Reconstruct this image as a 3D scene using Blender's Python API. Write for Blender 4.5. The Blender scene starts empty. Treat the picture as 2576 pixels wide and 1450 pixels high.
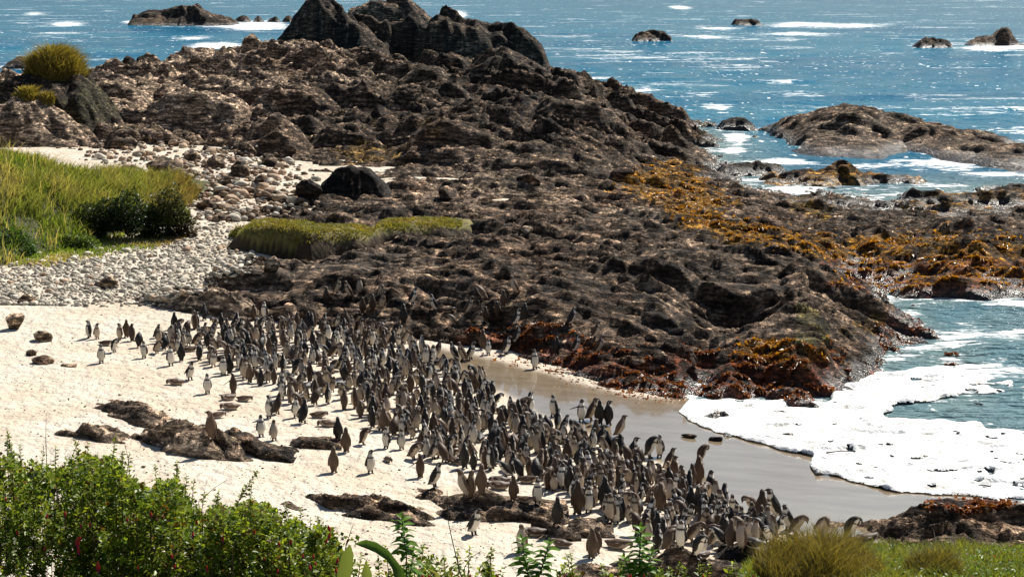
import bpy, bmesh, math, random
import numpy as np
from mathutils import Vector, Matrix, kdtree

# ------------------------------------------------------------------ camera, sky, sun, exposure
random.seed(7)
RNG = np.random.default_rng(11)
scene = bpy.context.scene
COL = scene.collection
FPX, CU, CV, CAMZ, HOR = 4490.0, 1287.5, 725.0, 12.8, -92.0     # photo survey: focal, centre, eye height, horizon row
PITCH = math.atan((CV - HOR) / FPX)
cam_data = bpy.data.cameras.new('camera')
cam_data.sensor_width = 36.0
cam_data.lens = 36.0 * FPX / 2575.0
cam_data.clip_start = 0.1
cam_data.clip_end = 30000.0
cam = bpy.data.objects.new('camera', cam_data)
cam.location = (0, 0, CAMZ)
cam.rotation_euler = (math.pi / 2 - PITCH, 0, 0)
COL.objects.link(cam)
scene.camera = cam

SUN_EL = math.radians(46)
SUN_AZ = math.radians(36)          # clockwise from the view direction (+Y) towards +X
world = bpy.data.worlds.new('World')
scene.world = world
world.use_nodes = True
wn = world.node_tree
sky = wn.nodes.new('ShaderNodeTexSky')
sky.sky_type = 'NISHITA'
sky.sun_disc = False
sky.sun_elevation = SUN_EL
sky.sun_rotation = SUN_AZ
sky.air_density = 1.0
sky.dust_density = 0.4
wn.nodes['Background'].inputs['Strength'].default_value = 0.05
wn.links.new(sky.outputs['Color'], wn.nodes['Background'].inputs['Color'])
sun_data = bpy.data.lights.new('sun', 'SUN')
sun_data.energy = 5.0
sun_data.angle = math.radians(0.5)
sun_data.color = (1.0, 0.95, 0.86)
sun = bpy.data.objects.new('sun', sun_data)
to_sun = Vector((math.sin(SUN_AZ) * math.cos(SUN_EL), math.cos(SUN_AZ) * math.cos(SUN_EL), math.sin(SUN_EL)))
sun.rotation_euler = to_sun.to_track_quat('Z', 'Y').to_euler()
sun.location = to_sun * 200
COL.objects.link(sun)
scene.view_settings.view_transform = 'Standard'
scene.view_settings.look = 'None'
scene.view_settings.gamma = 1.0
scene.view_settings.use_curve_mapping = False
scene.view_settings.exposure = 0.68
scene.render.engine = 'CYCLES'
scene.cycles.max_bounces = 4
scene.cycles.diffuse_bounces = 2
scene.cycles.glossy_bounces = 2
scene.cycles.transmission_bounces = 2
scene.cycles.sample_clamp_indirect = 4.0

# ------------------------------------------------------------------ survey helpers (photo pixel <-> ground point)
SP, CP = math.sin(PITCH), math.cos(PITCH)

def ray(u, v):
    b = (CV - np.asarray(v, float)) / FPX
    return (np.asarray(u, float) - CU) / FPX, CP + b * SP, -SP + b * CP

def P(u, v, z):
    dx, dy, dz = ray(u, v)
    t = (np.asarray(z, float) - CAMZ) / dz
    return t * dx, t * dy

def ZY(u, v, Y):
    dx, dy, dz = ray(u, v)
    t = Y / dy
    return t * dx, CAMZ + t * dz

def UV(x, y, z):
    zc = z - CAMZ
    f = y * CP - zc * SP
    up = y * SP + zc * CP
    return CU + FPX * x / f, CV - FPX * up / f

# ------------------------------------------------------------------ noise
def _hash(ix, iy, seed):
    h = (ix.astype(np.int64) * 374761393 + iy.astype(np.int64) * 668265263 + seed * 1442695041) & 0xFFFFFFFF
    h = ((h ^ (h >> 13)) * 1274126177) & 0xFFFFFFFF
    h = ((h ^ (h >> 16)) * 2246822519) & 0xFFFFFFFF
    return ((h ^ (h >> 15)) & 0xFFFFFF) / float(0x1000000)

def vnoise(x, y, seed=0):
    x = np.asarray(x, float); y = np.asarray(y, float)
    ix = np.floor(x); iy = np.floor(y)
    fx = x - ix; fy = y - iy
    fx = fx * fx * fx * (fx * (fx * 6 - 15) + 10)
    fy = fy * fy * fy * (fy * (fy * 6 - 15) + 10)
    ix = ix.astype(np.int64); iy = iy.astype(np.int64)
    a = _hash(ix, iy, seed); b = _hash(ix + 1, iy, seed)
    c = _hash(ix, iy + 1, seed); d = _hash(ix + 1, iy + 1, seed)
    return a + (b - a) * fx + (c - a) * fy + (a - b - c + d) * fx * fy

def fbm(x, y, seed=0, octs=4, gain=0.5):
    s = 0.0; amp = 1.0; tot = 0.0
    ca, sa = math.cos(0.6), math.sin(0.6)
    x = np.asarray(x, float); y = np.asarray(y, float)
    for i in range(octs):
        s = s + amp * vnoise(x, y, seed + i * 17)
        tot += amp; amp *= gain
        x, y = (x * ca - y * sa) * 2.03 + 3.7, (x * sa + y * ca) * 2.03 + 9.1
    return s / tot

def worley(x, y, seed=0):
    x = np.asarray(x, float); y = np.asarray(y, float)
    ix = np.floor(x).astype(np.int64); iy = np.floor(y).astype(np.int64)
    f1 = np.full(x.shape, 9.0); f2 = np.full(x.shape, 9.0); rid = np.zeros(x.shape)
    for dx in (-1, 0, 1):
        for dy in (-1, 0, 1):
            cx = ix + dx; cy = iy + dy
            px = cx + _hash(cx, cy, seed); py = cy + _hash(cx, cy, seed + 5)
            d = np.hypot(px - x, py - y)
            r = _hash(cx, cy, seed + 9)
            near = d < f1
            f2 = np.where(near, f1, np.minimum(f2, d))
            rid = np.where(near, r, rid)
            f1 = np.where(near, d, f1)
    return f1, f2, rid

def sstep(a, b, t):
    t = np.clip((np.asarray(t, float) - a) / (b - a), 0, 1)
    return t * t * (3 - 2 * t)

def in_poly(u, v, poly):
    u = np.asarray(u); v = np.asarray(v)
    inside = np.zeros(u.shape, bool)
    n = len(poly)
    for i in range(n):
        x1, y1 = poly[i]; x2, y2 = poly[(i + 1) % n]
        if y1 == y2:
            continue
        c = (y1 > v) != (y2 > v)
        inside ^= c & (u < (x2 - x1) * (v - y1) / (y2 - y1) + x1)
    return inside

# ------------------------------------------------------------------ control-point surfaces
class Surface:
    """Smooth height surface through surveyed points: (u, v, z) seen in the photo or ('y', u, Y, z)."""
    def __init__(self, pts, smooth=0.02):
        X = []; Z = []
        for p in pts:
            if p[0] == 'y':
                u, Y, z = p[1:]
                X.append(((u - CU) / 1000.0, 1.6 * math.log(Y)))
            else:
                u, v, z = p
                x, y = P(u, v, z)
                X.append(((FPX * x / y) / 1000.0, 1.6 * math.log(y)))
            Z.append(z)
        self.c = np.array(X); Z = np.array(Z); n = len(Z)
        d = np.sqrt(((self.c[:, None] - self.c[None]) ** 2).sum(-1) + 0.003)
        A = np.zeros((n + 3, n + 3))
        A[:n, :n] = -d + smooth * np.eye(n)
        A[:n, n] = 1; A[:n, n + 1:] = self.c
        A[n, :n] = 1; A[n + 1:, :n] = self.c.T
        self.w = np.linalg.solve(A, np.concatenate([Z, np.zeros(3)]))
    def __call__(self, x, y):
        x = np.asarray(x, float); y = np.asarray(y, float)
        sh = np.broadcast(x, y).shape
        x = np.broadcast_to(x, sh).ravel(); y = np.broadcast_to(y, sh).ravel()
        out = np.empty(x.size); n = len(self.c)
        for i in range(0, x.size, 60000):
            yy = np.maximum(y[i:i + 60000], 8.0)
            a = np.clip((FPX * x[i:i + 60000] / yy) / 1000.0, -2.0, 2.0); b = 1.6 * np.log(yy)
            d = np.sqrt((a[:, None] - self.c[None, :, 0]) ** 2 + (b[:, None] - self.c[None, :, 1]) ** 2 + 0.003)
            out[i:i + 60000] = -d @ self.w[:n] + self.w[n] + a * self.w[n + 1] + b * self.w[n + 2]
        return out.reshape(sh)

SAND_PTS = [
    (0, 800, 1.3), (0, 1000, 1.3), (0, 1200, 1.4), (300, 800, 1.2), (300, 1000, 1.2), (300, 1300, 1.4),
    (600, 900, 1.0), (600, 1100, 1.1), (600, 1400, 1.3), (900, 1000, .8), (900, 1200, 1.0), (900, 1400, 1.2),
    (1200, 1000, .5), (1200, 1200, .8), (1200, 1400, 1.1), (1200, 920, .45), (1400, 980, .33), (1500, 1200, .6),
    (1500, 1400, 1.0), (1600, 1020, .2), (1700, 1040, .09), (1800, 1100, .12), (1800, 1300, .6), (2000, 1140, .08),
    (2000, 1250, .3), (2200, 1235, .06), (2200, 1320, .35), (2350, 1290, .15), (2500, 1380, .5), (2500, 1250, 0.0),
    (2575, 1220, -.1), (1900, 1050, -.12), (2200, 1100, -.2), (2400, 1180, -.15), (2575, 1100, -.4), (2575, 950, -.8),
    (2300, 900, -.8), (2575, 1450, .9), (1900, 1450, 1.0), (2800, 1300, -.3), (2900, 1100, -.8),
    (400, 620, 1.3), (0, 700, 1.45), (200, 660, 1.4), (600, 620, 1.35), (500, 700, 1.25), (-300, 1000, 1.5), (-300, 700, 1.6),
    (300, 420, 1.6), (500, 450, 1.5), (700, 430, 1.5), (700, 480, 1.42), (880, 440, 1.45), (300, 370, 1.6), (470, 370, 1.55), (600, 400, 1.5),
    (800, 480, 1.40), (560, 520, 1.40), (100, 380, 1.6), (-100, 380, 1.6), (520, 580, 1.4),
    (1000, 480, 1.45), (1130, 462, 1.55), (1262, 512, 1.6), (1200, 480, 1.2), (1020, 520, 1.1), (1200, 620, .3), (1600, 700, .2), (1900, 700, -.5), (900, 650, .7),
    (800, 740, .9), (1100, 780, .5), (1500, 850, .1), (1900, 900, -.3), (2100, 600, -.8), (1500, 500, .7), (1500, 400, .3), (1800, 400, -.9),
    (1000, 350, .9), (700, 330, 1.2), (450, 330, 1.3), (2300, 700, -.9), (2575, 600, -.9), (2000, 450, -1.0),
    ('y', 0, 140, 0.8), ('y', 800, 140, 0.5), ('y', 1500, 140, -1.0), ('y', 2400, 130, -1.5), ('y', -400, 160, -1.0), ('y', 600, 165, -1.5),
    ('y', 600, 27, 1.4), ('y', 1800, 27, 1.3), ('y', 2900, 27, 1.0), ('y', -300, 27, 1.6), ('y', 1200, 15, 1.5),
]
sand_s = Surface(SAND_PTS)

ROCK_PTS = [
    # foot of the big shelf along the crowd
    (520, 715, 1.15), (560, 770, .75), (640, 812, .75), (800, 825, .7), (960, 850, .55), (1100, 880, .3), (1240, 872, .4), (1350, 905, .38),
    (1500, 950, .32), (1600, 985, .25), (1750, 1005, .12), (1900, 1005, .1), (2080, 1005, .05), (2160, 950, 0.0), (1750, 1045, -.7), (1900, 1050, -.8), (2080, 1050, -.8), (2250, 985, -.5),
    # shelf
    (600, 690, 1.9), (700, 770, 1.25), (800, 720, 1.9), (900, 780, 1.3), (1000, 720, 2.0), (1050, 790, 1.25), (1200, 720, 2.05), (1200, 800, 1.2),
    (1400, 720, 2.15), (1400, 830, 1.05), (1550, 880, .85), (1600, 700, 2.05), (1600, 800, 1.35), (1700, 900, .8), (1850, 930, .75), (2000, 950, .6),
    (1700, 715, 2.0), (1800, 690, 2.05), (2000, 705, 1.95), (1770, 812, .6), (1840, 826, .5), (1920, 812, .6), (1700, 850, 1.1), (1880, 850, 1.35), (2150, 770, 1.05),
    (1960, 820, 1.45), (2060, 810, 1.35), (2060, 880, .95), (2190, 830, .6), (2140, 920, .45), (2220, 880, .3), (2255, 800, .18), (2300, 850, .14), (2390, 915, .12), (2330, 940, .08),
    (700, 655, 1.25), (800, 660, 1.2), (900, 650, 1.3), (1100, 625, 1.7), (1300, 600, 1.75), (1500, 600, 1.85), (1700, 600, 1.9), (1900, 630, 1.9), (2030, 670, 1.8),
    (2110, 735, 1.1), (2110, 690, .7),
    (640, 575, 1.15), (760, 590, 1.1), (900, 585, 1.15), (1050, 580, 1.3), (600, 520, 1.35), (850, 520, 1.4), (960, 520, 1.4), (1150, 520, 1.65), (1400, 520, 1.6), (1600, 520, 1.65), (1750, 500, 1.2), (1800, 560, 1.35),
    (1900, 560, 1.0), (2000, 580, .95), (2200, 600, .85), (2400, 600, .85), (2575, 620, .85), (2200, 670, .6), (2400, 690, .6), (2575, 690, .5),
    (2000, 515, .6), (2080, 530, .45), (2300, 540, .5), (2500, 540, .6), (1800, 475, .35), (1650, 430, .85), (1760, 430, .4), (1640, 385, .5),
    # loose rubble flat
    (500, 470, 1.25), (700, 455, 1.2), (900, 430, 1.2), (1050, 440, 1.5), (1130, 468, 1.3), (1060, 470, 1.6), (1180, 480, 1.6), (1200, 440, 1.65), (1300, 450, 1.7), (1262, 515, 1.3), (1220, 500, 1.65), (1300, 500, 1.65), (1500, 450, 1.6),
    (450, 540, 1.4), (520, 510, 1.4), (600, 400, 1.2), (900, 395, 1.6), (1100, 400, 1.9), (1300, 400, 2.1), (1500, 400, 1.9), (1680, 375, .8),
    (450, 375, 1.35), (700, 365, 1.8), (900, 350, 2.3), (1100, 350, 2.6), (1300, 350, 2.8), (1500, 350, 2.5), (1650, 340, 1.4), (1770, 345, .15), (1740, 385, .1),
    (400, 300, 2.5), (600, 280, 2.8), (900, 270, 3.4), (1100, 270, 3.6), (1300, 280, 3.4), (1500, 290, 2.6), (300, 330, 1.9), (270, 370, 1.5),
    (300, 220, 3.6), (500, 200, 4.0), (700, 180, 4.7), (900, 200, 4.4), (1050, 210, 4.2),
    # crest and sea side
    ('y', 150, 146, 3.6), ('y', 240, 148, 4.2), ('y', 400, 148, 4.0), ('y', 520, 148, 4.6), ('y', 640, 148, 5.4), ('y', 700, 148, 5.8), ('y', 800, 148, 5.8), ('y', 900, 148, 5.2),
    ('y', 1000, 148, 4.3), ('y', 1100, 148, 4.2), ('y', 1270, 148, 4.4), ('y', 1370, 146, 3.6), ('y', 1450, 146, 3.0), ('y', 1550, 145, 1.9), ('y', 1650, 142, .9), ('y', 1750, 138, -.2),
    ('y', 0, 144, 3.4), ('y', -200, 140, 3.2), ('y', -600, 130, 3.0),
    ('y', -300, 172, -.8), ('y', 0, 170, -.8), ('y', 300, 175, -.8), ('y', 600, 178, -.5), ('y', 900, 178, -.5), ('y', 1200, 175, -.5), ('y', 1450, 165, -.8), ('y', 1650, 155, -1.0),
    ('y', 500, 230, -2.0), ('y', 1200, 230, -2.0), ('y', 2000, 200, -2.0), ('y', 0, 230, -2),
    # open water
    (1900, 350, -.7), (2000, 400, -.7), (2300, 465, -.6), (2575, 455, -.7), (1900, 470, -.4), (2100, 490, -.5), (1830, 385, -.5), (2250, 505, -.3), (2575, 500, -.1),
    (2240, 755, -.4), (2150, 715, -.25), (2450, 775, -.5), (2700, 790, -.5), (2420, 850, -.6), (2340, 800, -.5), (2520, 950, -.6), (2700, 900, -.8), (2300, 1000, -.9),
    ('y', 2400, 125, -1.5), ('y', 2900, 90, .3), ('y', 2900, 75, .3),
    # beach
    (300, 900, .2), (0, 900, .3), (0, 650, .5), (300, 620, .5), (500, 640, .8), (480, 720, .8), (400, 780, .7), (500, 1000, 0.0), (800, 950, -.1), (1200, 960, -.4), (1400, 990, -.3), (1600, 1050, -.5),
    (900, 1150, 0.0), (1500, 1200, -.3), (2000, 1200, -.8), (300, 1300, 0.0), (1200, 1400, 0.0), (2000, 1400, -.3), (350, 440, .8), (200, 420, .8), (50, 420, .8), (300, 500, .8), (100, 560, .6),
]
rock_s = Surface(ROCK_PTS)

NX, NY = math.sin(math.radians(24)), math.cos(math.radians(24))    # across the bedding of the rock

def strata(x, y, lam, amp, seed, warp=1.0):
    along = x * NY - y * NX
    t = x * NX + y * NY + warp * (fbm(x / 4.0, y / 4.0, seed, 3) - .5) * 3.0
    t = t + lam * .9 * vnoise(along / (lam * 3.5), t / (lam * 1.5), seed + 3)
    k = np.floor(t / lam)
    f = t / lam - k
    a = 0.35 + 1.1 * vnoise(along / (lam * 2.6) + k * 7.3, k * 3.1, seed + 8)
    return amp * a * (1 - f) * sstep(0, .30, f)

def facets(x, y, lx, ly, seed, step, tilt):
    """broken blocks: every cell is a tilted plane that rises towards its seaward-lit edge and drops off in front"""
    al = (x * NY - y * NX) / lx; ac = (x * NX + y * NY) / ly
    ix = np.floor(al).astype(np.int64); iy = np.floor(ac).astype(np.int64)
    ws = np.full(al.shape, 1e-9); h = np.zeros(al.shape)
    for dx in (-1, 0, 1):
        for dy in (-1, 0, 1):
            cx = ix + dx; cy = iy + dy
            ex = al - (cx + _hash(cx, cy, seed)); ey = ac - (cy + _hash(cx, cy, seed + 5))
            d = np.abs(ex) * .8 + np.abs(ey) + .35 * np.hypot(ex, ey)
            r = _hash(cx, cy, seed + 9); g = _hash(cx, cy, seed + 11)
            hh = (r - .5) * step - ey * ly * tilt * (.4 + 1.2 * r) + ex * lx * tilt * .9 * (g - .5)
            w = np.exp(-15.0 * d)
            h += hh * w; ws += w
    return h / ws

def rock_parts(x, y, chunky=1.0):
    wx = x + 1.5 * (fbm(x / 2.6, y / 2.6, 41, 3) - .5); wy = y + 1.5 * (fbm(x / 2.6, y / 2.6, 57, 3) - .5)
    hum = 1 - np.abs(2 * fbm(wx / 3.8, wy / 3.0, 73, 3) - 1)
    big = chunky * facets(wx, wy, 4.6, 3.4, 3, .70, .20) + facets(wx, wy, 1.8, 1.5, 13, .30, .26) + .5 * (hum - .6)
    fine = facets(wx, wy, 1.0, .55, 17, .17, .26) + strata(x, y, 1.25, .22, 21) + strata(x, y, .6, .16, 33) - .18
    fine = fine + .38 * (fbm(x / 1.0, y / .8, 71, 4, .62) - .5)
    return big, fine

def rock_detail(x, y, chunky=1.0):
    a, b = rock_parts(x, y, chunky)
    return a + b

# ------------------------------------------------------------------ ridges: one rock with a surveyed skyline and its own depth
class Ridge:
    def __init__(self, top, base, depth, base_z=0.0, crest=.42, detail=.5, front=.34, chunky=.6, push=0.0, floor=-.25, dscale=1.0):
        self.ds = dscale
        self.detail, self.depth, self.crest, self.front, self.chunky, self.floor = detail, depth, crest, front, chunky, floor
        if isinstance(base, (int, float)):
            base = [(top[0][0], base), (top[-1][0], base)]
        bx, by = P(np.array([b[0] for b in base], float), np.array([b[1] for b in base], float), base_z)
        by = by + push; bx = bx * by / (by - push)
        self.bx, self.by, self.bz = bx, by, base_z
        uu = np.array([t[0] for t in top], float); vv = np.array([t[1] for t in top], float)
        xg = (uu - CU) / FPX * np.mean(by)
        yf = np.interp(xg, bx, by)
        yc = yf + depth * crest
        tx, tz = ZY(uu, vv, yc)
        self.tx, self.tz = tx, tz
        self.x0, self.x1 = tx[0], tx[-1]
        self.y0, self.y1 = by.min(), by.max() + depth
    def over(self, h, x, y, d=None):
        m = (x >= self.x0) & (x <= self.x1) & (y >= self.y0 - 1) & (y <= self.y1 + 1)
        if m.any():
            h[m] = np.maximum(h[m], self.height(x[m], y[m], None if d is None else d[m]))
        return h
    def height(self, x, y, d=None):
        yf = np.interp(x, self.bx, self.by) + .5 * (fbm(x / 1.3, x * 0 + 3, 5, 3) - .5) * min(1.5, self.depth * .3)
        ty = (y - yf) / self.depth
        ty = ty + .10 * (fbm(x / (self.depth * .4), y / (self.depth * .4), 15, 2) - .5)
        w = self.x1 - self.x0
        e = sstep(0, .06, (x - self.x0) / w) * sstep(0, .06, (self.x1 - x) / w)
        c = sstep(0, self.front, ty) * (1 - sstep(self.crest + .08, 1.0, ty))
        c = c ** .75 * e ** .6
        hz = np.interp(x, self.tx, self.tz)
        if d is None: d = rock_detail(x / self.ds, y / self.ds, self.chunky) * self.ds
        z = self.bz + (hz - self.bz) * c + (d - (.22 * self.ds if self.ds >= 1 else 0)) * self.detail * np.clip(c * 1.5, 0, 1)
        out = (x < self.x0) | (x > self.x1) | (ty < -.02) | (ty > 1.02)
        return np.where(out | (c <= .002), self.bz + self.floor - .6, z + self.floor * (1 - np.clip(c * 4, 0, 1)))

MAIN_STEPS = [
    Ridge([(1160, 205), (1195, 162), (1230, 134), (1270, 127), (1310, 138), (1350, 160), (1395, 188)], 262, 13, 2.6, crest=.35, front=.10, detail=.9),
    Ridge([(640, 260), (700, 218), (760, 206), (820, 225), (880, 268)], 328, 12, 1.9, crest=.3, front=.09, detail=.9),
    Ridge([(360, 280), (430, 243), (520, 236), (600, 250), (660, 300)], 342, 11, 1.7, crest=.3, front=.10, detail=.9),
    Ridge([(235, 215), (260, 192), (310, 190), (370, 220), (390, 250)], 268, 9, 2.9, crest=.3, front=.10, detail=.9),
    Ridge([(775, 350), (830, 307), (900, 300), (960, 330), (1000, 365)], 380, 7, 1.6, crest=.3, front=.10, detail=.9),
    Ridge([(1020, 360), (1080, 307), (1150, 300), (1230, 330), (1300, 385)], 396, 8, 1.9, crest=.3, front=.11, detail=.9),
    Ridge([(1005, 200), (1050, 162), (1100, 166), (1140, 205)], 245, 7, 3.2, crest=.3, front=.10, detail=.9),
    Ridge([(405, 160), (450, 136), (490, 120), (530, 122), (560, 138), (610, 158)], 180, 8, 3.9, crest=.4, front=.16, detail=.9),
    Ridge([(1300, 300), (1380, 250), (1450, 245), (1530, 275), (1580, 310)], 325, 7, 2.5, crest=.3, front=.14, detail=.9),
    Ridge([(1380, 372), (1460, 350), (1560, 345), (1640, 365)], 390, 6, 1.7, crest=.35, front=.14, detail=.9),
    Ridge([(1270, 440), (1340, 420), (1420, 425), (1460, 450)], 458, 5, 1.5, crest=.4, front=.14, detail=.9),
    Ridge([(1700, 722), (1760, 706), (1850, 704), (1950, 712), (2035, 740)], [(1680, 800), (1850, 806), (2050, 800)], 4.5, .6, crest=.3, front=.05, detail=.35),
    Ridge([(2210, 725), (2300, 694), (2400, 690), (2500, 700), (2620, 722)], 750, 5, .05, crest=.4, front=.16, detail=.5),
    Ridge([(1950, 520), (2000, 502), (2060, 505), (2110, 530)], 548, 5, .5, crest=.4, front=.14, detail=.9),
    Ridge([(2290, 560), (2370, 530), (2470, 535), (2560, 560)], 590, 5, .7, crest=.4, front=.14, detail=.9),
    Ridge([(2140, 580), (2200, 560), (2260, 565), (2310, 590)], 612, 5, .7, crest=.4, front=.14, detail=.9),
    Ridge([(2400, 640), (2450, 610), (2500, 612), (2560, 650)], 668, 4, .6, crest=.4, front=.14, detail=.9),
    Ridge([(1720, 560), (1790, 528), (1850, 535), (1880, 560)], 580, 4, 1.1, crest=.4, front=.14, detail=.9),
    Ridge([(600, 365), (640, 335), (700, 305), (750, 330), (800, 370)], 400, 6, 1.4, crest=.35, front=.16, detail=.9),
    Ridge([(700, 690), (780, 665), (900, 660), (1000, 680)], 712, 3.5, 1.6, crest=.35, front=.2, detail=.4),
    Ridge([(510, 705), (560, 672), (640, 655), (720, 665), (760, 690)], 745, 3.5, 1.2, crest=.35, front=.15, detail=.4),
    Ridge([(1100, 735), (1180, 712), (1290, 706), (1340, 730)], 752, 2.5, 1.5, crest=.35, front=.12, detail=.3),
    Ridge([(660, 800), (700, 770), (760, 770), (800, 800)], 818, 2.2, .85, crest=.4, front=.2, detail=.3),
    Ridge([(830, 660), (900, 640), (1020, 636), (1100, 650)], 672, 2.5, 1.5, crest=.4, front=.16, detail=.3),
]

def rock_h(x, y):
    base = rock_s(x, y)
    u, v = UV(x, y, base)
    big, fine = rock_parts(x, y, 1.15)
    back = sstep(440, 330, v)
    h = base + big * (.36 + .80 * back) + fine * (.95 + .15 * back)
    d = big + fine
    for r in MAIN_STEPS:
        r.over(h, x, y, d * .75)
    # the hollow under the shelf lip
    cx, cy = P(1850, 822, .6)
    q = ((x - cx) / 1.7) ** 2 + ((y - cy - .2) / .9) ** 2
    h = h - .7 * np.exp(-q * 1.6) * (y < cy + .9)
    return h

def sand_h(x, y, s=None):
    if s is None: s = sand_s(x, y)
    dry = sstep(.45, .9, s)
    return s + dry * (.10 * (fbm(x / 2.2, y / 3.0, 7, 3) - .5) + .035 * (fbm(x / .5, y / .6, 9, 2) - .5))

# ------------------------------------------------------------------ mesh and material helpers
def make_mesh(name, V, F, col=None, attrs=None, smooth=False):
    me = bpy.data.meshes.new(name)
    V = np.ascontiguousarray(V, dtype=np.float32); F = np.ascontiguousarray(F, dtype=np.int32)
    me.vertices.add(len(V)); me.vertices.foreach_set('co', V.ravel())
    k = F.shape[1]
    me.loops.add(F.size); me.loops.foreach_set('vertex_index', F.ravel())
    me.polygons.add(len(F)); me.polygons.foreach_set('loop_start', np.arange(0, F.size, k, dtype=np.int32))
    me.update(calc_edges=True)
    if col is not None:
        a = me.color_attributes.new('col', 'FLOAT_COLOR', 'POINT')
        c = np.ones((len(V), 4), np.float32); c[:, :3] = col
        a.data.foreach_set('color', c.ravel())
    for kname, arr in (attrs or {}).items():
        a = me.attributes.new(kname, 'FLOAT', 'POINT')
        a.data.foreach_set('value', np.ascontiguousarray(arr, dtype=np.float32))
    if smooth:
        me.polygons.foreach_set('use_smooth', np.ones(len(F), bool))
    return me

def link(name, me, mat=None, parent=None, label=None, cat=None, group=None, kind=None):
    o = bpy.data.objects.new(name, me)
    COL.objects.link(o)
    if me is not None and mat is not None and not me.materials:
        me.materials.append(mat)
    if parent is not None:
        o.parent = parent
    if label: o['label'] = label
    if cat: o['category'] = cat
    if group: o['group'] = group
    if kind: o['kind'] = kind
    return o

def grid_faces(nr, nc, keep=None):
    i = np.arange(nr - 1)[:, None] * nc + np.arange(nc - 1)[None]
    F = np.stack([i, i + 1, i + 1 + nc, i + nc], -1).reshape(-1, 4)
    return F if keep is None else F[keep.ravel()]

def compact(V, F, *arrs):
    used = np.unique(F)
    m = np.full(len(V), -1, np.int64); m[used] = np.arange(len(used))
    return (V[used], m[F]) + tuple(a[used] for a in arrs)

class Mat:
    def __init__(self, name):
        self.m = bpy.data.materials.new(name); self.m.use_nodes = True
        self.t = self.m.node_tree; self.b = self.t.nodes['Principled BSDF']
    def n(self, typ, **kw):
        nd = self.t.nodes.new(typ)
        for k, v in kw.items():
            if k in nd.inputs: nd.inputs[k].default_value = v
            else: setattr(nd, k, v)
        return nd
    def l(self, a, b): self.t.links.new(a, b)
    def pos(self, scale=(1, 1, 1), rotz=0.0):
        g = self.n('ShaderNodeNewGeometry'); mr = self.n('ShaderNodeMapping'); mp = self.n('ShaderNodeMapping')
        mr.inputs['Rotation'].default_value = (0, 0, rotz); mp.inputs['Scale'].default_value = scale
        self.l(g.outputs['Position'], mr.inputs['Vector']); self.l(mr.outputs['Vector'], mp.inputs['Vector']); return mp.outputs['Vector']
    def noise(self, vec, scale, detail=3.0, rough=.55):
        nd = self.n('ShaderNodeTexNoise', Scale=scale, Detail=detail, Roughness=rough)
        self.l(vec, nd.inputs['Vector']); return nd.outputs['Fac']
    def ramp(self, fac, stops):
        r = self.n('ShaderNodeValToRGB'); e = r.color_ramp.elements
        while len(e) < len(stops): e.new(.5)
        for q, (p, c) in zip(e, stops):
            q.position = p; q.color = (c, c, c, 1) if isinstance(c, (int, float)) else (*c, 1)
        self.l(fac, r.inputs['Fac']); return r.outputs['Color']
    def mix(self, fac, a, b, mode='MIX'):
        m = self.n('ShaderNodeMix', data_type='RGBA', blend_type=mode)
        for s, v in ((m.inputs[0], fac), (m.inputs[6], a), (m.inputs[7], b)):
            if isinstance(v, (int, float)): s.default_value = v if s.type == 'VALUE' else (v, v, v, 1)
            elif isinstance(v, tuple): s.default_value = (*v, 1)
            else: self.l(v, s)
        return m.outputs[2]
    def attr(self, name, out='Fac'):
        a = self.n('ShaderNodeAttribute', attribute_name=name); return a.outputs[out]
    def math(self, op, a, b=0.0):
        m = self.n('ShaderNodeMath', operation=op)
        for s, v in ((m.inputs[0], a), (m.inputs[1], b)):
            if isinstance(v, (int, float)): s.default_value = v
            else: self.l(v, s)
        return m.outputs[0]
    def bump(self, h, dist, strength=1.0, prev=None):
        b = self.n('ShaderNodeBump', Distance=dist, Strength=strength)
        self.l(h, b.inputs['Height'])
        if prev is not None: self.l(prev, b.inputs['Normal'])
        return b.outputs['Normal']
    def out(self, col=None, rough=None, normal=None, spec=None):
        for v, k in ((col, 'Base Color'), (rough, 'Roughness'), (normal, 'Normal'), (spec, 'Specular IOR Level')):
            if v is None: continue
            if isinstance(v, (int, float)): self.b.inputs[k].default_value = v
            elif isinstance(v, tuple): self.b.inputs[k].default_value = (*v, 1)
            else: self.l(v, self.b.inputs[k])
        return self.m

def mat_rock():
    m = Mat('rock')
    p = m.pos((1, .5, 1.6)); ps = m.pos((.34, 1.0, 2.4), math.radians(24))
    fine = m.noise(p, 5.0, 4.0, .75); lay = m.noise(ps, 2.0, 5.0, .72); mid = m.noise(p, 1.7, 3.0, .6)
    c = m.mix(1.0, m.attr('col', 'Color'), m.ramp(fine, [(.34, .15), (.48, .6), (.58, 1.3), (.68, 3.2)]), 'MULTIPLY')
    c = m.mix(1.0, c, m.ramp(lay, [(.38, .14), (.5, .75), (.58, 1.8), (.66, 3.6)]), 'MULTIPLY')
    n = m.bump(mid, .30); n = m.bump(lay, .55, 1.0, n); n = m.bump(fine, .14, 1.0, n)
    rough = m.math('SUBTRACT', .85, m.math('MULTIPLY', m.attr('wet'), .58))
    return m.out(c, rough, n, m.math('ADD', .25, m.math('MULTIPLY', m.attr('wet'), .35)))

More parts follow.
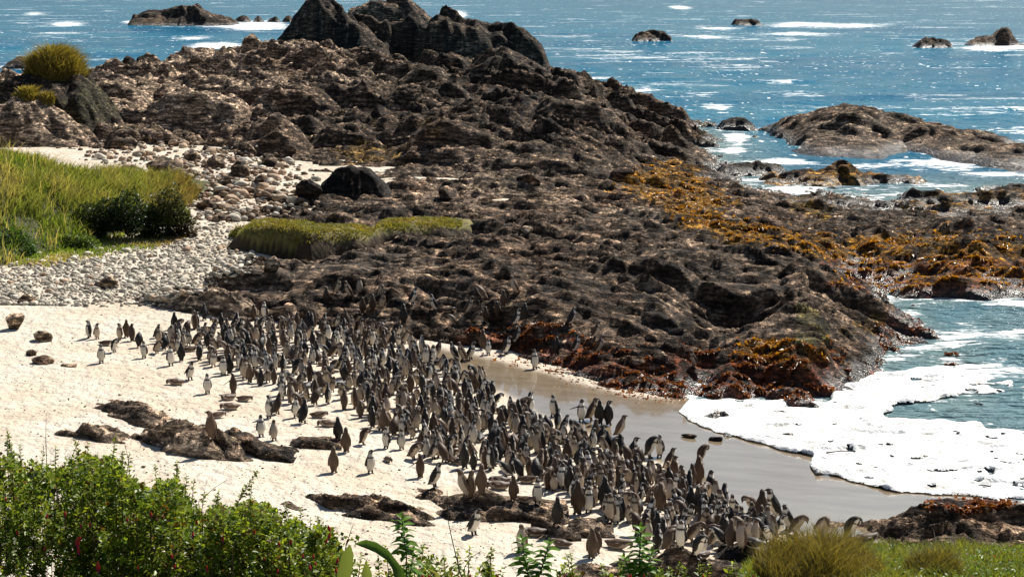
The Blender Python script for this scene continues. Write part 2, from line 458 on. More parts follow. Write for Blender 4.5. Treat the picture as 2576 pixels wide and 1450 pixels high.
def mat_sand():
    m = Mat('sand')
    p = m.pos(); pw = m.pos((.5, 1.6, 1))
    sp = m.noise(p, 16.0, 3.0, .75); patch = m.noise(p, .5, 3.0, .5)
    dry = m.mix(m.ramp(patch, [(.38, 0), (.62, 1)]), (.52, .43, .325), (.58, .515, .42))
    dry = m.mix(m.ramp(sp, [(.30, 1), (.40, 0)]), dry, (.20, .155, .11))
    wetn = m.noise(pw, 1.1, 4.0, .6)
    wetc = m.mix(m.ramp(wetn, [(.35, 0), (.65, 1)]), (.20, .145, .085), (.27, .21, .14))
    w = m.attr('wet')
    c = m.mix(w, dry, wetc)
    rough = m.math('SUBTRACT', .9, m.math('MULTIPLY', w, .72))
    hb = m.mix(w, m.mix(1.0, sp, sp), m.math('MULTIPLY', wetn, .25))
    n = m.bump(hb, .035, .8)
    foot = m.noise(m.pos((1.0, .7, 1)), 3.4, 2.0, .5)
    n = m.bump(m.mix(w, foot, .5), .22, .8, n)
    m.b.inputs['Coat Roughness'].default_value = .04
    m.l(m.math('MULTIPLY', w, .7), m.b.inputs['Coat Weight'])
    return m.out(c, rough, n, .5)

def mat_sea():
    m = Mat('sea_water')
    p = m.pos((.55, 1.0, 1.0)); pl = m.pos((.22, 1.0, 1.0))
    w1 = m.noise(p, .55, 3.0, .6); w2 = m.noise(p, 2.2, 3.0, .7); big = m.noise(pl, .05, 3.0, .5)
    c = m.mix(m.ramp(big, [(.35, 0), (.65, 1)]), (.005, .105, .205), (.013, .155, .250))
    c = m.mix(m.attr('shallow'), c, (.13, .205, .215))
    f1 = m.noise(pl, .35, 6.0, .75); f2 = m.noise(p, 1.6, 5.0, .75)
    fn = m.math('ADD', m.math('MULTIPLY', f1, .5), m.math('MULTIPLY', f2, .5))
    foam = m.ramp(m.math('ADD', m.math('SUBTRACT', fn, .66), m.math('MULTIPLY', m.attr('foam'), .31)), [(.0, 0), (.05, 1)])
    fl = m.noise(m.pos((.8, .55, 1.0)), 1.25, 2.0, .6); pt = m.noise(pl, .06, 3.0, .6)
    glint_fleck = m.ramp(m.math('ADD', m.math('SUBTRACT', fl, .815), m.math('MULTIPLY', pt, .27)), [(.0, 0), (.03, 1)])  # sun glints painted into the water colour as small white whitecap-like flecks
    foam = m.math('MAXIMUM', foam, glint_fleck)  # from here on: real foam together with the painted glints
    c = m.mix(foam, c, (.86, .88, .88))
    n = m.bump(w1, .8, 1.0); n = m.bump(w2, .35, 1.0, n)
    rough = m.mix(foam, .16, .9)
    m.b.inputs['IOR'].default_value = 1.14
    return m.out(c, rough, n, .12)

def mat_foam():
    m = Mat('surf_foam')
    p = m.pos(); a = m.noise(p, 2.2, 5.0, .7); f = m.noise(p, 7.0, 4.0, .7)
    c = m.mix(m.ramp(a, [(.36, 0), (.46, 1)]), (.50, .48, .43), (.88, .88, .86))
    m.out(c, .8, m.bump(f, .04, 1.0, m.bump(a, .14)), .3)
    tr = m.n('ShaderNodeBsdfTransparent'); mx = m.n('ShaderNodeMixShader')
    cover = m.ramp(m.math('ADD', m.math('SUBTRACT', f, .62), m.math('MULTIPLY', m.attr('thick'), .75)), [(.0, 0), (.12, 1)])
    m.l(cover, mx.inputs[0]); m.l(tr.outputs[0], mx.inputs[1]); m.l(m.b.outputs[0], mx.inputs[2])
    m.l(mx.outputs[0], m.t.nodes['Material Output'].inputs['Surface'])
    return m.m

def mat_plain(name, rough=.7, bump=None, vary=0.0, vscale=3.0, spec=.3):
    m = Mat(name); c = m.attr('col', 'Color'); p = m.pos()
    if vary:
        c = m.mix(1.0, c, m.ramp(m.noise(p, vscale, 3.0), [(.3, 1 - vary), (.7, 1 + vary)]), 'MULTIPLY')
    n = m.bump(m.noise(p, bump[0], 3.0), bump[1]) if bump else None
    return m.out(c, rough, n, spec)

def mat_leaf(name, rough=.45):
    m = Mat(name); c = m.attr('col', 'Color')
    m.out(c, rough, None, .22)
    tr = m.n('ShaderNodeBsdfTranslucent'); m.l(m.mix(1.0, c, (1.25, 1.2, .5), 'MULTIPLY'), tr.inputs['Color'])
    mx = m.n('ShaderNodeMixShader'); mx.inputs[0].default_value = .45
    o = m.t.nodes['Material Output']
    m.l(m.b.outputs[0], mx.inputs[1]); m.l(tr.outputs[0], mx.inputs[2]); m.l(mx.outputs[0], o.inputs['Surface'])
    return m.m

def mat_feather():
    m = Mat('plumage'); c = m.attr('col', 'Color')
    oi = m.n('ShaderNodeObjectInfo')
    c = m.mix(1.0, c, m.ramp(oi.outputs['Random'], [(0, .72), (1, 1.2)]), 'MULTIPLY')
    return m.out(c, .55, None, .3)

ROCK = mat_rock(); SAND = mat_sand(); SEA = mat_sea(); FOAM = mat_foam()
STONE = mat_plain('weathered_stone', .85, (8.0, .03), .35, 5.0)
GRASS = mat_leaf('grass_blades', .5); LEAF = mat_leaf('glossy_leaves', .38)
WEED = mat_leaf('wet_seaweed', .33)
SOIL = mat_plain('soil_and_turf', .9, (5.0, .06), .45, 2.5)
WOOD = mat_plain('dry_stem', .8); FEATHER = mat_feather(); PETAL = mat_plain('petal', .5)

# ------------------------------------------------------------------ albedo of the rock
DARK = np.array((.026, .020, .015)); BROWN = np.array((.25, .150, .088)); GREY = np.array((.145, .104, .070)); PALE = np.array((.50, .36, .245))
ORANGE = np.array((.36, .170, .012)); RUST = np.array((.15, .042, .016)); OLIVE = np.array((.16, .135, .030)); OCHRE = np.array((.26, .15, .03))

def rock_col(x, y, tone):
    """tone: 0 dark wet rock .. 1 brown weathered .. 2 pale"""
    tone = np.asarray(tone, float) + 1.0 * (fbm(x / 2.5, y / 3.5, 101, 3) - .5) + 1.1 * (fbm(x / .45, y / .7, 131, 2) - .5)
    t1 = np.clip(tone, 0, 1)[:, None]; t2 = np.clip(tone - 1, 0, 1)[:, None]
    warm = (vnoise(x / 6, y / 6, 151) * .8)[:, None]
    mid = GREY * (1 - warm) + BROWN * warm
    c = DARK * (1 - t1) + mid * t1
    c = c * (1 - t2) + PALE * t2
    fl = (vnoise(x / .16, y / .22, 171) > .86).astype(float)[:, None] * .5
    return c * (1 - fl) + PALE * .9 * fl

ALGAE = [
    ([(1540, 470), (1600, 430), (1680, 395), (1740, 405), (1800, 440), (1790, 470), (1850, 500), (1780, 560), (1900, 560), (2000, 590), (2100, 600), (2300, 590), (2620, 600), (2620, 710), (2300, 700), (2200, 680), (2100, 650), (1950, 615), (1800, 600), (1720, 560), (1620, 500)], ORANGE, .85),
    ([(825, 395), (860, 372), (930, 366), (1000, 380), (980, 405), (900, 412)], OCHRE, .8),
    ([(1985, 540), (1990, 505), (2060, 500), (2095, 530), (2060, 550)], OCHRE, .9),
    ([(2240, 520), (2300, 488), (2480, 485), (2500, 515), (2380, 530)], ORANGE, .8),
    ([(2090, 730), (2100, 640), (2250, 640), (2450, 660), (2620, 640), (2620, 740), (2450, 720), (2250, 740)], RUST * 1.5, .7),
    ([(1150, 870), (1170, 835), (1300, 825), (1420, 830), (1480, 865), (1600, 890), (1700, 880), (1900, 900), (2080, 870), (2130, 940), (2140, 1010), (1900, 1015), (1700, 1012), (1560, 990), (1400, 935), (1250, 895)], RUST, .88),
    ([(1850, 900), (1930, 860), (2060, 860), (2080, 900), (1990, 920)], ORANGE * .8, .6),
    ([(2200, 960), (2220, 780), (2290, 780), (2360, 850), (2480, 960), (2400, 975)], RUST * .9, .8),
    ([(1960, 860), (1985, 775), (2050, 765), (2105, 800), (2090, 850), (2010, 870)], OLIVE, .75),
    ([(2140, 830), (2160, 795), (2210, 800), (2215, 830)], OCHRE * .9, .7),
    ([(640, 170), (700, 120), (800, 130), (900, 160), (800, 185), (690, 180)], BROWN * 1.5, .6),
    ([(1040, 320), (1090, 300), (1130, 305), (1100, 325)], OCHRE * .9, .6),
]

def rock_colour_main(x, y, z, base):
    u, v = UV(x, y, z)
    tone = np.full(x.shape, .80)
    tone = tone + .55 * sstep(1000, 500, u) * sstep(360, 300, v) + .55 * sstep(1050, 850, u) * sstep(235, 180, v)        # weathered land side of the ridge
    tone = tone + .55 * sstep(750, 550, u) * sstep(640, 560, v)
    tone = tone + .35 * sstep(900, 1200, u) * sstep(420, 470, v) * sstep(560, 500, v)
    tone = tone - .35 * sstep(1100, 1250, u) * sstep(1480, 1350, u) * sstep(330, 270, v)
    tone = tone + .9 * sstep(690, 520, u) * sstep(690, 740, v)
    tone = tone - .9 * sstep(.6, .1, z)                                # splash zone
    c = rock_col(x, y, tone)
    wet = sstep(.55, .15, z)
    wu = u + 55 * (fbm(x / 1.5, y / 2.5, 201, 3) - .5) * 2; wv = v + 26 * (fbm(x / 1.5, y / 2.5, 211, 3) - .5) * 2
    for poly, colour, amt in ALGAE:
        k = in_poly(wu, wv, poly) * amt * sstep(.22, .42, fbm(x / .5, y / .8, 221, 3))
        shade = (.55 + .9 * vnoise(x / .25, y / .35, 231))[:, None]
        c = c * (1 - k[:, None]) + colour * shade * k[:, None]
        if colour[0] < .15: wet = np.maximum(wet, k)
    return c, wet

# ------------------------------------------------------------------ sand, rocky shore, sea
def fan(y0, y1, nr, nc, a0, a1, p=1.0):
    Y = np.exp(np.linspace(math.log(y0), math.log(y1), nr))[:, None] * np.ones((1, nc))
    A = np.linspace(a0, a1, nc)[None] * np.ones((nr, 1))
    return (A * Y), Y

def quad_any(mask, nr, nc):
    m = mask.reshape(nr, nc)
    return m[:-1, :-1] | m[1:, :-1] | m[:-1, 1:] | m[1:, 1:]

nr, nc = 330, 420
X, Y = fan(22, 150, nr, nc, -.42, .42)
Xf, Yf = X.ravel(), Y.ravel()
Z = sand_h(Xf, Yf)
u, v = UV(Xf, Yf, Z)
wetpoly = [(1020, 885), (1100, 870), (1200, 880), (1350, 925), (1560, 985), (1730, 1005), (2100, 1000), (3300, 900), (3300, 1340), (2400, 1345), (2250, 1370), (2080, 1375), (1960, 1330), (1850, 1275), (1760, 1215), (1690, 1165), (1560, 1125), (1450, 1080), (1330, 1030), (1240, 985), (1150, 945), (1060, 920)]
ju = u + 60 * (fbm(Xf / 2, Yf / 3, 301, 3) - .5); jv = v + 30 * (fbm(Xf / 2, Yf / 3, 311, 3) - .5)
wet = in_poly(ju, jv, wetpoly).astype(float)
wg = wet.reshape(nr, nc)
for _ in range(3):
    wg[1:-1, 1:-1] = (wg[1:-1, 1:-1] * 2 + wg[:-2, 1:-1] + wg[2:, 1:-1] + wg[1:-1, :-2] + wg[1:-1, 2:]) / 6
wet = np.maximum(wg.ravel(), sstep(.10, .02, Z))
keep = quad_any(Z > -1.2, nr, nc)
V, F, wet = compact(np.stack([Xf, Yf, Z], -1), grid_faces(nr, nc, keep), wet)
link('beach', make_mesh('beach', V, F, None, {'wet': wet}, True), SAND, kind='structure')

LOOK = {}
def main_rock():
    nr, nc = 940, 820
    X, Y = fan(43, 192, nr, nc, -.40, .40)
    Xf, Yf = X.ravel(), Y.ravel()
    Z = rock_h(Xf, Yf); S = sand_s(Xf, Yf)
    LOOK.update(Z=Z.reshape(nr, nc), S=S.reshape(nr, nc), nr=nr, nc=nc)
    keep = quad_any(Z > np.maximum(S - .15, -.35), nr, nc)
    col, wet = rock_colour_main(Xf, Yf, Z, S)
    V, F, col, wet = compact(np.stack([Xf, Yf, Z], -1), grid_faces(nr, nc, keep), col, wet)
    link('rocky_shore', make_mesh('rocky_shore', V, F, col, {'wet': wet}), ROCK, kind='structure')
main_rock()

FOAM_SPOTS = [  # breaking water surveyed on the sea: u, v, half width, half height, amount
    (90, 38, 45, 6, .7), (170, 62, 60, 9, .8), (640, 64, 130, 14, 1.1), (560, 116, 90, 12, .9), (470, 95, 60, 5, .6), (350, 56, 50, 6, .8), (120, 95, 90, 4, .5),
    (1130, 38, 45, 12, 1.0), (1690, 20, 34, 6, .9), (1560, 48, 60, 3, .6), (2080, 62, 200, 8, .95), (1990, 85, 160, 6, .7), (1780, 70, 110, 6, .6), (1750, 92, 110, 5, .75), (1450, 84, 90, 5, .75), (1500, 190, 70, 10, .9),
    (1600, 234, 60, 9, 1.0), (1480, 175, 90, 6, .5), (2500, 122, 100, 10, 1.1), (2330, 118, 60, 5, .8), (2480, 100, 120, 5, .7), (2010, 240, 120, 4, .7), (1950, 205, 60, 6, .6), (2100, 208, 120, 6, .4), (1790, 265, 50, 10, .7), (1650, 268, 40, 8, .6),
    (2550, 335, 60, 8, .7), (1840, 345, 50, 20, .9), (1830, 375, 50, 14, .8), (1950, 405, 120, 8, .8), (2200, 412, 150, 10, .8), (2380, 410, 140, 16, .9), (2500, 440, 120, 10, .8), (2000, 478, 230, 12, .85), (2150, 495, 160, 14, .95), (2380, 470, 100, 8, .7), (2130, 530, 40, 10, .9), (2500, 525, 60, 10, .9),
    (2200, 712, 60, 10, 1.0), (2330, 752, 180, 8, .9), (2530, 765, 80, 10, .9), (2300, 800, 30, 30, .7), (2400, 870, 100, 40, .7), (2470, 930, 110, 30, .8), (2600, 1060, 90, 40, .35), (2600, 900, 60, 30, .4), (50, 190, 60, 6, .8), (20, 172, 50, 5, .6),
    (1380, 250, 0.1, 1, 0), (960, 172, 20, 4, 1.0), (700, 105, 40, 6, .7), (1100, 70, 20, 6, .6),
]
nr, nc = 560, 460
X, Y = fan(36, 12000, nr, nc, -.75, .75)
lead = np.concatenate([np.linspace(-.75, -.40, 40, endpoint=False), np.linspace(-.40, .40, nc - 80), np.linspace(.40, .75, 41)[1:]])
X = lead[None] * Y
Xf, Yf = X.ravel(), Y.ravel()
near = Yf < 260
gs = np.full(Xf.shape, -3.0)
gs[near] = np.maximum(sand_s(Xf[near], Yf[near]), rock_s(Xf[near], Yf[near]))
u, v = UV(Xf, Yf, 0 * Xf)
foam = .55 * sstep(-.55, -.05, gs) * near
wob = np.maximum(Yf, 40) * .05
fu_ = u + 90 * (fbm(Xf / wob, Yf / wob, 431, 4) - .5); fv_ = v + (6 + .03 * v) * 2 * (fbm(Xf / wob * 1.3, Yf / wob * .7, 441, 4) - .5)
brk = .55 + .9 * fbm(Xf / wob * 2, Yf / wob, 451, 3)
for (fu, fv, fw, fh, fa) in FOAM_SPOTS:
    q = ((fu_ - fu) / fw) ** 2 + ((fv_ - fv) / fh) ** 2
    foam = np.maximum(foam, fa * brk * np.exp(-q * .9))
streak = fbm(Xf / 14, Yf / 5, 401, 4)
foam = np.maximum(foam, .5 * sstep(.56, .70, streak))  # streaks of whitecaps, also standing in for sun glitter painted white
shallow = np.maximum(sstep(-1.0, -.2, gs) * near, .8 * sstep(2150, 2450, u) * sstep(700, 800, v))
amp = sstep(-.05, -.9, gs)
Zw = amp * (.34 * (fbm(Xf / 9, Yf / 4.5, 411, 2) - .5) + .22 * (fbm(Xf / 3.2, Yf / 1.8, 421, 2) - .5)) * sstep(700, 150, Yf)
Zw = Zw + amp * .3 * np.exp(-((v - 880) / 22) ** 2) * sstep(2300, 2400, u)
keep = quad_any(gs < .35, nr, nc)
V, F, foam, shallow = compact(np.stack([Xf, Yf, Zw], -1), grid_faces(nr, nc, keep), foam, shallow)
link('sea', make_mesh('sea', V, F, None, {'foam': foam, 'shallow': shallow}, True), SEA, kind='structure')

# surf running up the sand: a sheet of foam with a lobed edge
def surf():
    poly = [(1708, 1040), (1720, 1015), (1770, 1003), (1850, 1003), (1950, 1012), (2080, 1008), (2140, 968), (2200, 938), (2330, 927), (2450, 937), (2560, 962), (3000, 962), (3000, 1300), (2575, 1262), (2440, 1250), (2350, 1248), (2250, 1240), (2170, 1222), (2100, 1205), (2050, 1195), (2030, 1170), (2050, 1150), (1990, 1135), (1900, 1110), (1800, 1085), (1740, 1062)]
    hole = [(2230, 1045), (2280, 1012), (2400, 995), (2575, 985), (3000, 985), (3000, 1078), (2500, 1076), (2350, 1066)]
    nr, nc = 420, 520
    X, Y = fan(36.5, 58, nr, nc, .085, .42)
    Xf, Yf = X.ravel(), Y.ravel()
    g = np.maximum(sand_s(Xf, Yf), 0)
    u, v = UV(Xf, Yf, g)
    a1, a2, rid = worley(Xf / .55, Yf / .8, 77)
    ju = u + 16 * (fbm(Xf / .9, Yf / .9, 501, 3) - .5) + 8 * (.5 - a1); jv = v + 18 * (fbm(Xf / .9, Yf / .9, 511, 3) - .5) + 6 * (.5 - a1)
    ins = in_poly(ju, jv, poly)
    hj = v + 40 * (fbm(Xf / .8, Yf / .6, 541, 4) - .5); hk = u + 60 * (fbm(Xf / .8, Yf / .6, 551, 4) - .5)
    ins &= ~in_poly(hk, hj, hole)
    lace = fbm(Xf / .45, Yf / .35, 521, 4)
    ins &= lace > (.205 + .16 * sstep(2350, 2575, u) * sstep(1050, 980, v) + .10 * sstep(2350, 2575, u))
    m = ins.reshape(nr, nc)
    keep = m[:-1, :-1] & m[1:, :-1] & m[:-1, 1:] & m[1:, 1:]
    soft = m.astype(float)
    for _ in range(9):
        soft[1:-1, 1:-1] = (soft[1:-1, 1:-1] + soft[:-2, 1:-1] + soft[2:, 1:-1] + soft[1:-1, :-2] + soft[1:-1, 2:]) / 5
    soft = sstep(.45, 1.0, soft.ravel())
    Z = g + .012 + .12 * soft * fbm(Xf / .5, Yf / .4, 531, 4) + soft * .10 * sstep(.5, .75, fbm(Xf / 1.5, Yf / .8, 561, 3))
    V, F, soft = compact(np.stack([Xf, Yf, Z], -1), grid_faces(nr, nc, keep), soft)
    o = link('surf_foam', make_mesh('surf_foam', V, F, None, {'thick': soft}, True), FOAM, label='sheet of white foam from a spent wave spreading over the wet sand', cat='foam', kind='stuff')
surf()

# ------------------------------------------------------------------ single rocks with a surveyed skyline
GROUND_RIDGES = []       # rocks that stand on the beach and can be stood upon

def rock_object(name, label, cat, top, base, depth, base_z=0.0, tone=.8, res=.10, group=None, on_beach=False, algae=None, mat=None, colour=None, **kw):
    r = Ridge(top, base, depth, base_z, **kw)
    nx = int(np.clip((r.x1 - r.x0) / res, 12, 420)); ny = int(np.clip((r.y1 - r.y0 + .6) / (res * 1.3), 10, 260))
    xs = np.linspace(r.x0, r.x1, nx); ys = np.linspace(r.y0 - .3, r.y1 + .3, ny)
    Xg, Yg = np.meshgrid(xs, ys); xf, yf = Xg.ravel(), Yg.ravel()
    z = r.height(xf, yf)
    keep = quad_any(z > base_z - .22, ny, nx)
    if colour is None:
        t = np.full(xf.shape, float(tone)) - (.9 * sstep(.5, .05, z - base_z) if base_z <= .1 else 0)
        c = rock_col(xf, yf, t)
    else:
        c = np.array(colour) * (.5 + 1.0 * fbm(xf / .3, yf / .3, 601, 3))[:, None]
    wet = sstep(.7, .1, z) if base_z <= .1 else np.zeros(xf.shape)
    if algae is not None:
        k = algae[1] * sstep(.38, .58, fbm(xf / 1.2, yf / 1.8, 611, 3)); c = c * (1 - k[:, None]) + np.array(algae[0]) * (.6 + .8 * vnoise(xf / .3, yf / .4, 613))[:, None] * k[:, None]
    ox, oy = (r.x0 + r.x1) / 2, (r.y0 + r.y1) / 2
    V, F, c, wet = compact(np.stack([xf, yf, z], -1), grid_faces(ny, nx, keep), c, wet)
    V = V - np.array((ox, oy, base_z))
    o = link(name, make_mesh(name, V, F, c, {'wet': wet}), mat or ROCK, None, label, cat, group)
    o.location = (ox, oy, base_z)
    if on_beach: GROUND_RIDGES.append(r)
    return o

rock_object('headland_crag', 'tall black pointed crag on the headland, its peak cut by the top edge', 'crag',
    [(684, 120), (715, 82), (745, 45), (770, 8), (800, -16), (830, -13), (858, 2), (880, 20), (905, 40), (930, 58), (960, 78), (995, 112)], 168, 17, .6, tone=.25, res=.2, crest=.35, front=.3, detail=.9, chunky=1.8, dscale=2.4)
rock_object('headland_crag', 'brown rounded summit behind the black crag on the headland', 'crag',
    [(860, 30), (885, 8), (910, -8), (960, -18), (1020, -10), (1060, 14), (1100, 40), (1130, 58)], 150, 14, 0.0, tone=1.0, res=.22, crest=.4, detail=.8, chunky=1.2, push=8, dscale=2.4)
rock_object('headland_crag', 'long dark crag sloping down to the sea at the right of the headland', 'crag',
    [(920, 110), (960, 72), (1000, 68), (1040, 80), (1075, 86), (1110, 54), (1160, 48), (1200, 56), (1235, 72), (1265, 62), (1290, 66), (1325, 90), (1350, 122), (1385, 152)], 168, 16, .4, tone=.3, res=.2, crest=.35, front=.3, detail=.9, chunky=1.8, dscale=2.2)
rock_object('sea_rock', 'long low black rock in the surf left of the headland', 'sea rock',
    [(326, 64), (335, 45), (370, 33), (430, 28), (455, 15), (490, 14), (510, 30), (560, 40), (595, 54)], 65, 16, 0, tone=.35, res=.25, detail=.55, chunky=1.2, dscale=1.8)
for (a, b, t, lab) in ((588, 632, 38, 'wide small black rock beside the long sea rock, ringed by white surf'), (636, 664, 39, 'narrow black rock in white surf, second from the long sea rock'),
                       (672, 708, 41, 'pointed black rock in white surf, third from the long sea rock'), (708, 742, 37, 'black rock in white surf touching the foot of the crag')):
    rock_object('sea_rock', lab, 'sea rock', [(a, 56), (a + (b - a) * .3, t + 3), (a + (b - a) * .6, t), (b, 56)], 56, 5, 0, tone=.2, res=.2, detail=.6, dscale=1.4)
rock_object('sea_rock', 'dark blocky rock alone in the sea nearest the headland on its right', 'sea rock', [(1588, 104), (1600, 86), (1630, 77), (1670, 82), (1690, 102)], 105, 7, 0, tone=.25, res=.16, detail=.8, dscale=1.4)
rock_object('sea_rock', 'small dark rock farthest out in the sea with a long white breaker', 'sea rock', [(1836, 63), (1850, 49), (1880, 45), (1905, 50), (1920, 62)], 64, 8, 0, tone=.25, res=.2, detail=.8, dscale=1.5)
rock_object('sea_rock', 'low dark rock in the sea just left of the horned rock', 'sea rock', [(2300, 120), (2315, 104), (2340, 98), (2370, 101), (2398, 117)], 121, 7, 0, tone=.35, res=.16, detail=.8, dscale=1.4)
rock_object('sea_rock', 'brown horned rock in the sea by the right edge with foam at its foot', 'sea rock', [(2428, 114), (2445, 99), (2480, 92), (2500, 88), (2520, 66), (2536, 68), (2548, 90), (2562, 108), (2620, 114)], 116, 7, 0, tone=.7, res=.2, detail=.5)
rock_object('sea_rock', 'rounded black rock in the channel at the left end of the skerry', 'sea rock', [(1806, 325), (1820, 300), (1840, 291), (1870, 292), (1892, 304), (1905, 324)], 327, 3.5, 0, tone=.0, res=.09, detail=.35)
rock_object('sea_rock', 'dark rock at the water left of the grassy knoll', 'sea rock', [(5, 172), (25, 152), (45, 141), (70, 143), (85, 168)], 174, 5, 0, tone=.5, res=.16, detail=.5)
rock_object('skerry', 'broad brown layered skerry in the water at the right edge', 'skerry',
    [(1852, 360), (1900, 331), (1950, 312), (2000, 296), (2050, 285), (2100, 276), (2150, 275), (2220, 285), (2280, 294), (2330, 300), (2380, 316), (2430, 334), (2460, 345), (2540, 355), (2600, 372), (2680, 395)],
    [(1852, 362), (1950, 385), (2100, 402), (2230, 404), (2300, 386), (2400, 408), (2575, 440), (2680, 446)], 27, 0, tone=.95, res=.14, crest=.5, front=.45, detail=.55, chunky=1.1, dscale=1.2)
rock_object('tide_rock', 'black hump in the white channel just below the skerry', 'tide rock', [(1796, 440), (1820, 414), (1860, 400), (1900, 402), (1950, 414), (1995, 442)], 444, 4, 0, tone=.25, res=.09, detail=.6)
rock_object('tide_rock', 'long weed covered rock with a dark boulder back in the channel below the skerry', 'tide rock', [(1910, 460), (1950, 442), (2000, 431), (2060, 426), (2100, 414), (2140, 417), (2170, 438), (2250, 445), (2300, 441), (2345, 460)], 470, 5, 0, tone=.4, res=.09, detail=.7, algae=(ORANGE, .8))
rock_object('tide_rock', 'flat orange weed covered rock along the right edge under the channel', 'tide rock', [(2240, 512), (2300, 491), (2400, 488), (2480, 490), (2560, 478), (2680, 476)], 528, 5, 0, tone=.3, res=.09, detail=.7, algae=(ORANGE, .85))
rock_object('tide_rock', 'dark low rock with white water behind it at the right edge', 'tide rock', [(2420, 520), (2480, 478), (2560, 462), (2680, 455)], 505, 6, 0, tone=.3, res=.1, detail=.7)
rock_object('rock_outcrop', 'pale craggy outcrop at the left edge with small tussocks on top', 'outcrop', [(-60, 262), (0, 256), (40, 237), (90, 252), (140, 282), (200, 322), (250, 366)], 376, 7, 1.45, tone=1.75, res=.08, crest=.35, front=.35, detail=.7)
rock_object('rock_knoll', 'dark mossy knoll at the left edge carrying the big round tussock', 'knoll', [(-60, 235), (0, 205), (45, 190), (100, 182), (160, 184), (215, 200), (250, 235), (290, 290), (330, 345)], 362, 9, 1.5, tone=.35, res=.09, crest=.45, front=.5, detail=.8, algae=((.07, .065, .025), .7))

rock_object('boulder', 'big black boulder on the rubble in the middle of the shore', 'boulder', [(796, 500), (812, 458), (845, 426), (885, 414), (930, 427), (965, 458), (995, 500)], 502, 3.4, 1.35, tone=-.3, res=.05, crest=.4, front=.22, detail=.22)
SO = dict(on_beach=True, res=.045, dscale=.5)
rock_object('beach_rock', 'long flat grey slab half buried in the bright sand', 'rock', [(92, 1046), (150, 1031), (230, 1034), (290, 1027), (360, 1036), (430, 1050), (455, 1068)], [(92, 1049), (250, 1054), (340, 1080), (400, 1092), (455, 1070)], 1.9, 1.15, tone=1.7, detail=0.73, **SO)
rock_object('beach_rock', 'low ribbed rock behind the left end of the fuchsia bushes', 'rock', [(105, 1118), (150, 1092), (210, 1087), (260, 1093), (320, 1106), (350, 1120)], 1130, 1.5, 1.18, tone=1.7, detail=0.73, **SO)
rock_object('beach_rock', 'broken grey rock with a brown penguin standing on its top', 'rock', [(330, 1126), (400, 1092), (460, 1078), (520, 1085), (560, 1104), (610, 1124), (655, 1155)], [(330, 1130), (430, 1156), (560, 1170), (655, 1168)], 2.2, 1.12, tone=1.7, detail=0.94, **SO)
rock_object('beach_rock', 'smooth dark wedge of rock pointing right at the edge of the crowd', 'rock', [(540, 1104), (580, 1090), (640, 1104), (690, 1120), (730, 1140), (750, 1162)], [(540, 1126), (650, 1160), (750, 1165)], 1.6, 1.05, tone=.25, detail=0.52, front=.15, **SO)
rock_object('beach_rock', 'thin flat rock in the sand beside the dark wedge', 'rock', [(726, 1116), (760, 1106), (820, 1108), (866, 1122)], 1128, 1.0, 1.0, tone=1.1, detail=0.39, **SO)
rock_object('beach_rock', 'long dark reef of rock in the sand above the fuchsia bushes', 'rock', [(686, 1295), (730, 1266), (790, 1263), (850, 1262), (880, 1246), (920, 1250), (960, 1268), (1030, 1285), (1080, 1304), (1120, 1326)], [(686, 1310), (800, 1302), (900, 1310), (1000, 1320), (1120, 1330)], 1.8, 1.05, tone=1.4, detail=0.83, **SO)
rock_object('beach_rock', 'long black faced ledge with penguins standing along it', 'rock', [(1030, 1266), (1080, 1262), (1140, 1256), (1200, 1260), (1260, 1262), (1330, 1270), (1400, 1280), (1435, 1296)], [(1030, 1276), (1130, 1316), (1250, 1314), (1435, 1308)], 2.0, .95, tone=1.2, detail=0.65, front=.14, **SO)
rock_object('beach_rock', 'small brown rock just above the black faced ledge', 'rock', [(1032, 1250), (1060, 1234), (1095, 1230), (1118, 1250)], 1258, .9, .95, tone=1.1, detail=0.47, **SO)
rock_object('beach_rock', 'small grey rock between the lying penguins near the leafy shoots', 'rock', [(1330, 1348), (1370, 1326), (1420, 1329), (1466, 1350)], 1360, 1.1, .95, tone=1.2, detail=0.57, **SO)
rock_object('beach_rock', 'tilted ribbed rock between standing penguins in the lower crowd', 'rock', [(1425, 1340), (1460, 1306), (1510, 1304), (1550, 1338)], 1355, 1.2, .9, tone=1.0, detail=0.68, **SO)
rock_object('beach_rock', 'dark flat topped rock at the lower right end of the crowd', 'rock', [(1780, 1398), (1830, 1372), (1880, 1374), (1925, 1400)], 1424, 1.3, .85, tone=.5, detail=0.65, front=.2, **SO)
rock_object('beach_rock', 'low rock at the bottom edge below the lower crowd', 'rock', [(1410, 1462), (1470, 1424), (1560, 1428), (1640, 1446), (1680, 1468)], 1472, 1.4, 1.0, tone=1.0, detail=0.65, **SO)
rock_object('beach_rock', 'ribbed rock at the bottom edge left of the green grass', 'rock', [(1610, 1440), (1680, 1403), (1740, 1408), (1800, 1428), (1910, 1450)], 1474, 1.7, .9, tone=1.0, detail=0.78, **SO)
rock_object('rock_ledge', 'wide ribbed brown ledge behind the grass at the lower right corner', 'ledge', [(1990, 1412), (2060, 1384), (2130, 1368), (2200, 1350), (2280, 1330), (2340, 1312), (2420, 1308), (2500, 1302), (2700, 1292)], [(1990, 1440), (2250, 1450), (2700, 1450)], 4.2, .5, tone=1.0, detail=1.10, crest=.6, front=.6, **SO)
rock_object('beach_rock', 'pale ribs of bedrock in the sand at the back of the crowd', 'rock', [(320, 770), (400, 750), (480, 738), (560, 744), (620, 772), (650, 800)], [(320, 774), (450, 796), (560, 806), (650, 812)], 2.6, 1.05, tone=1.5, detail=1.09, **SO)
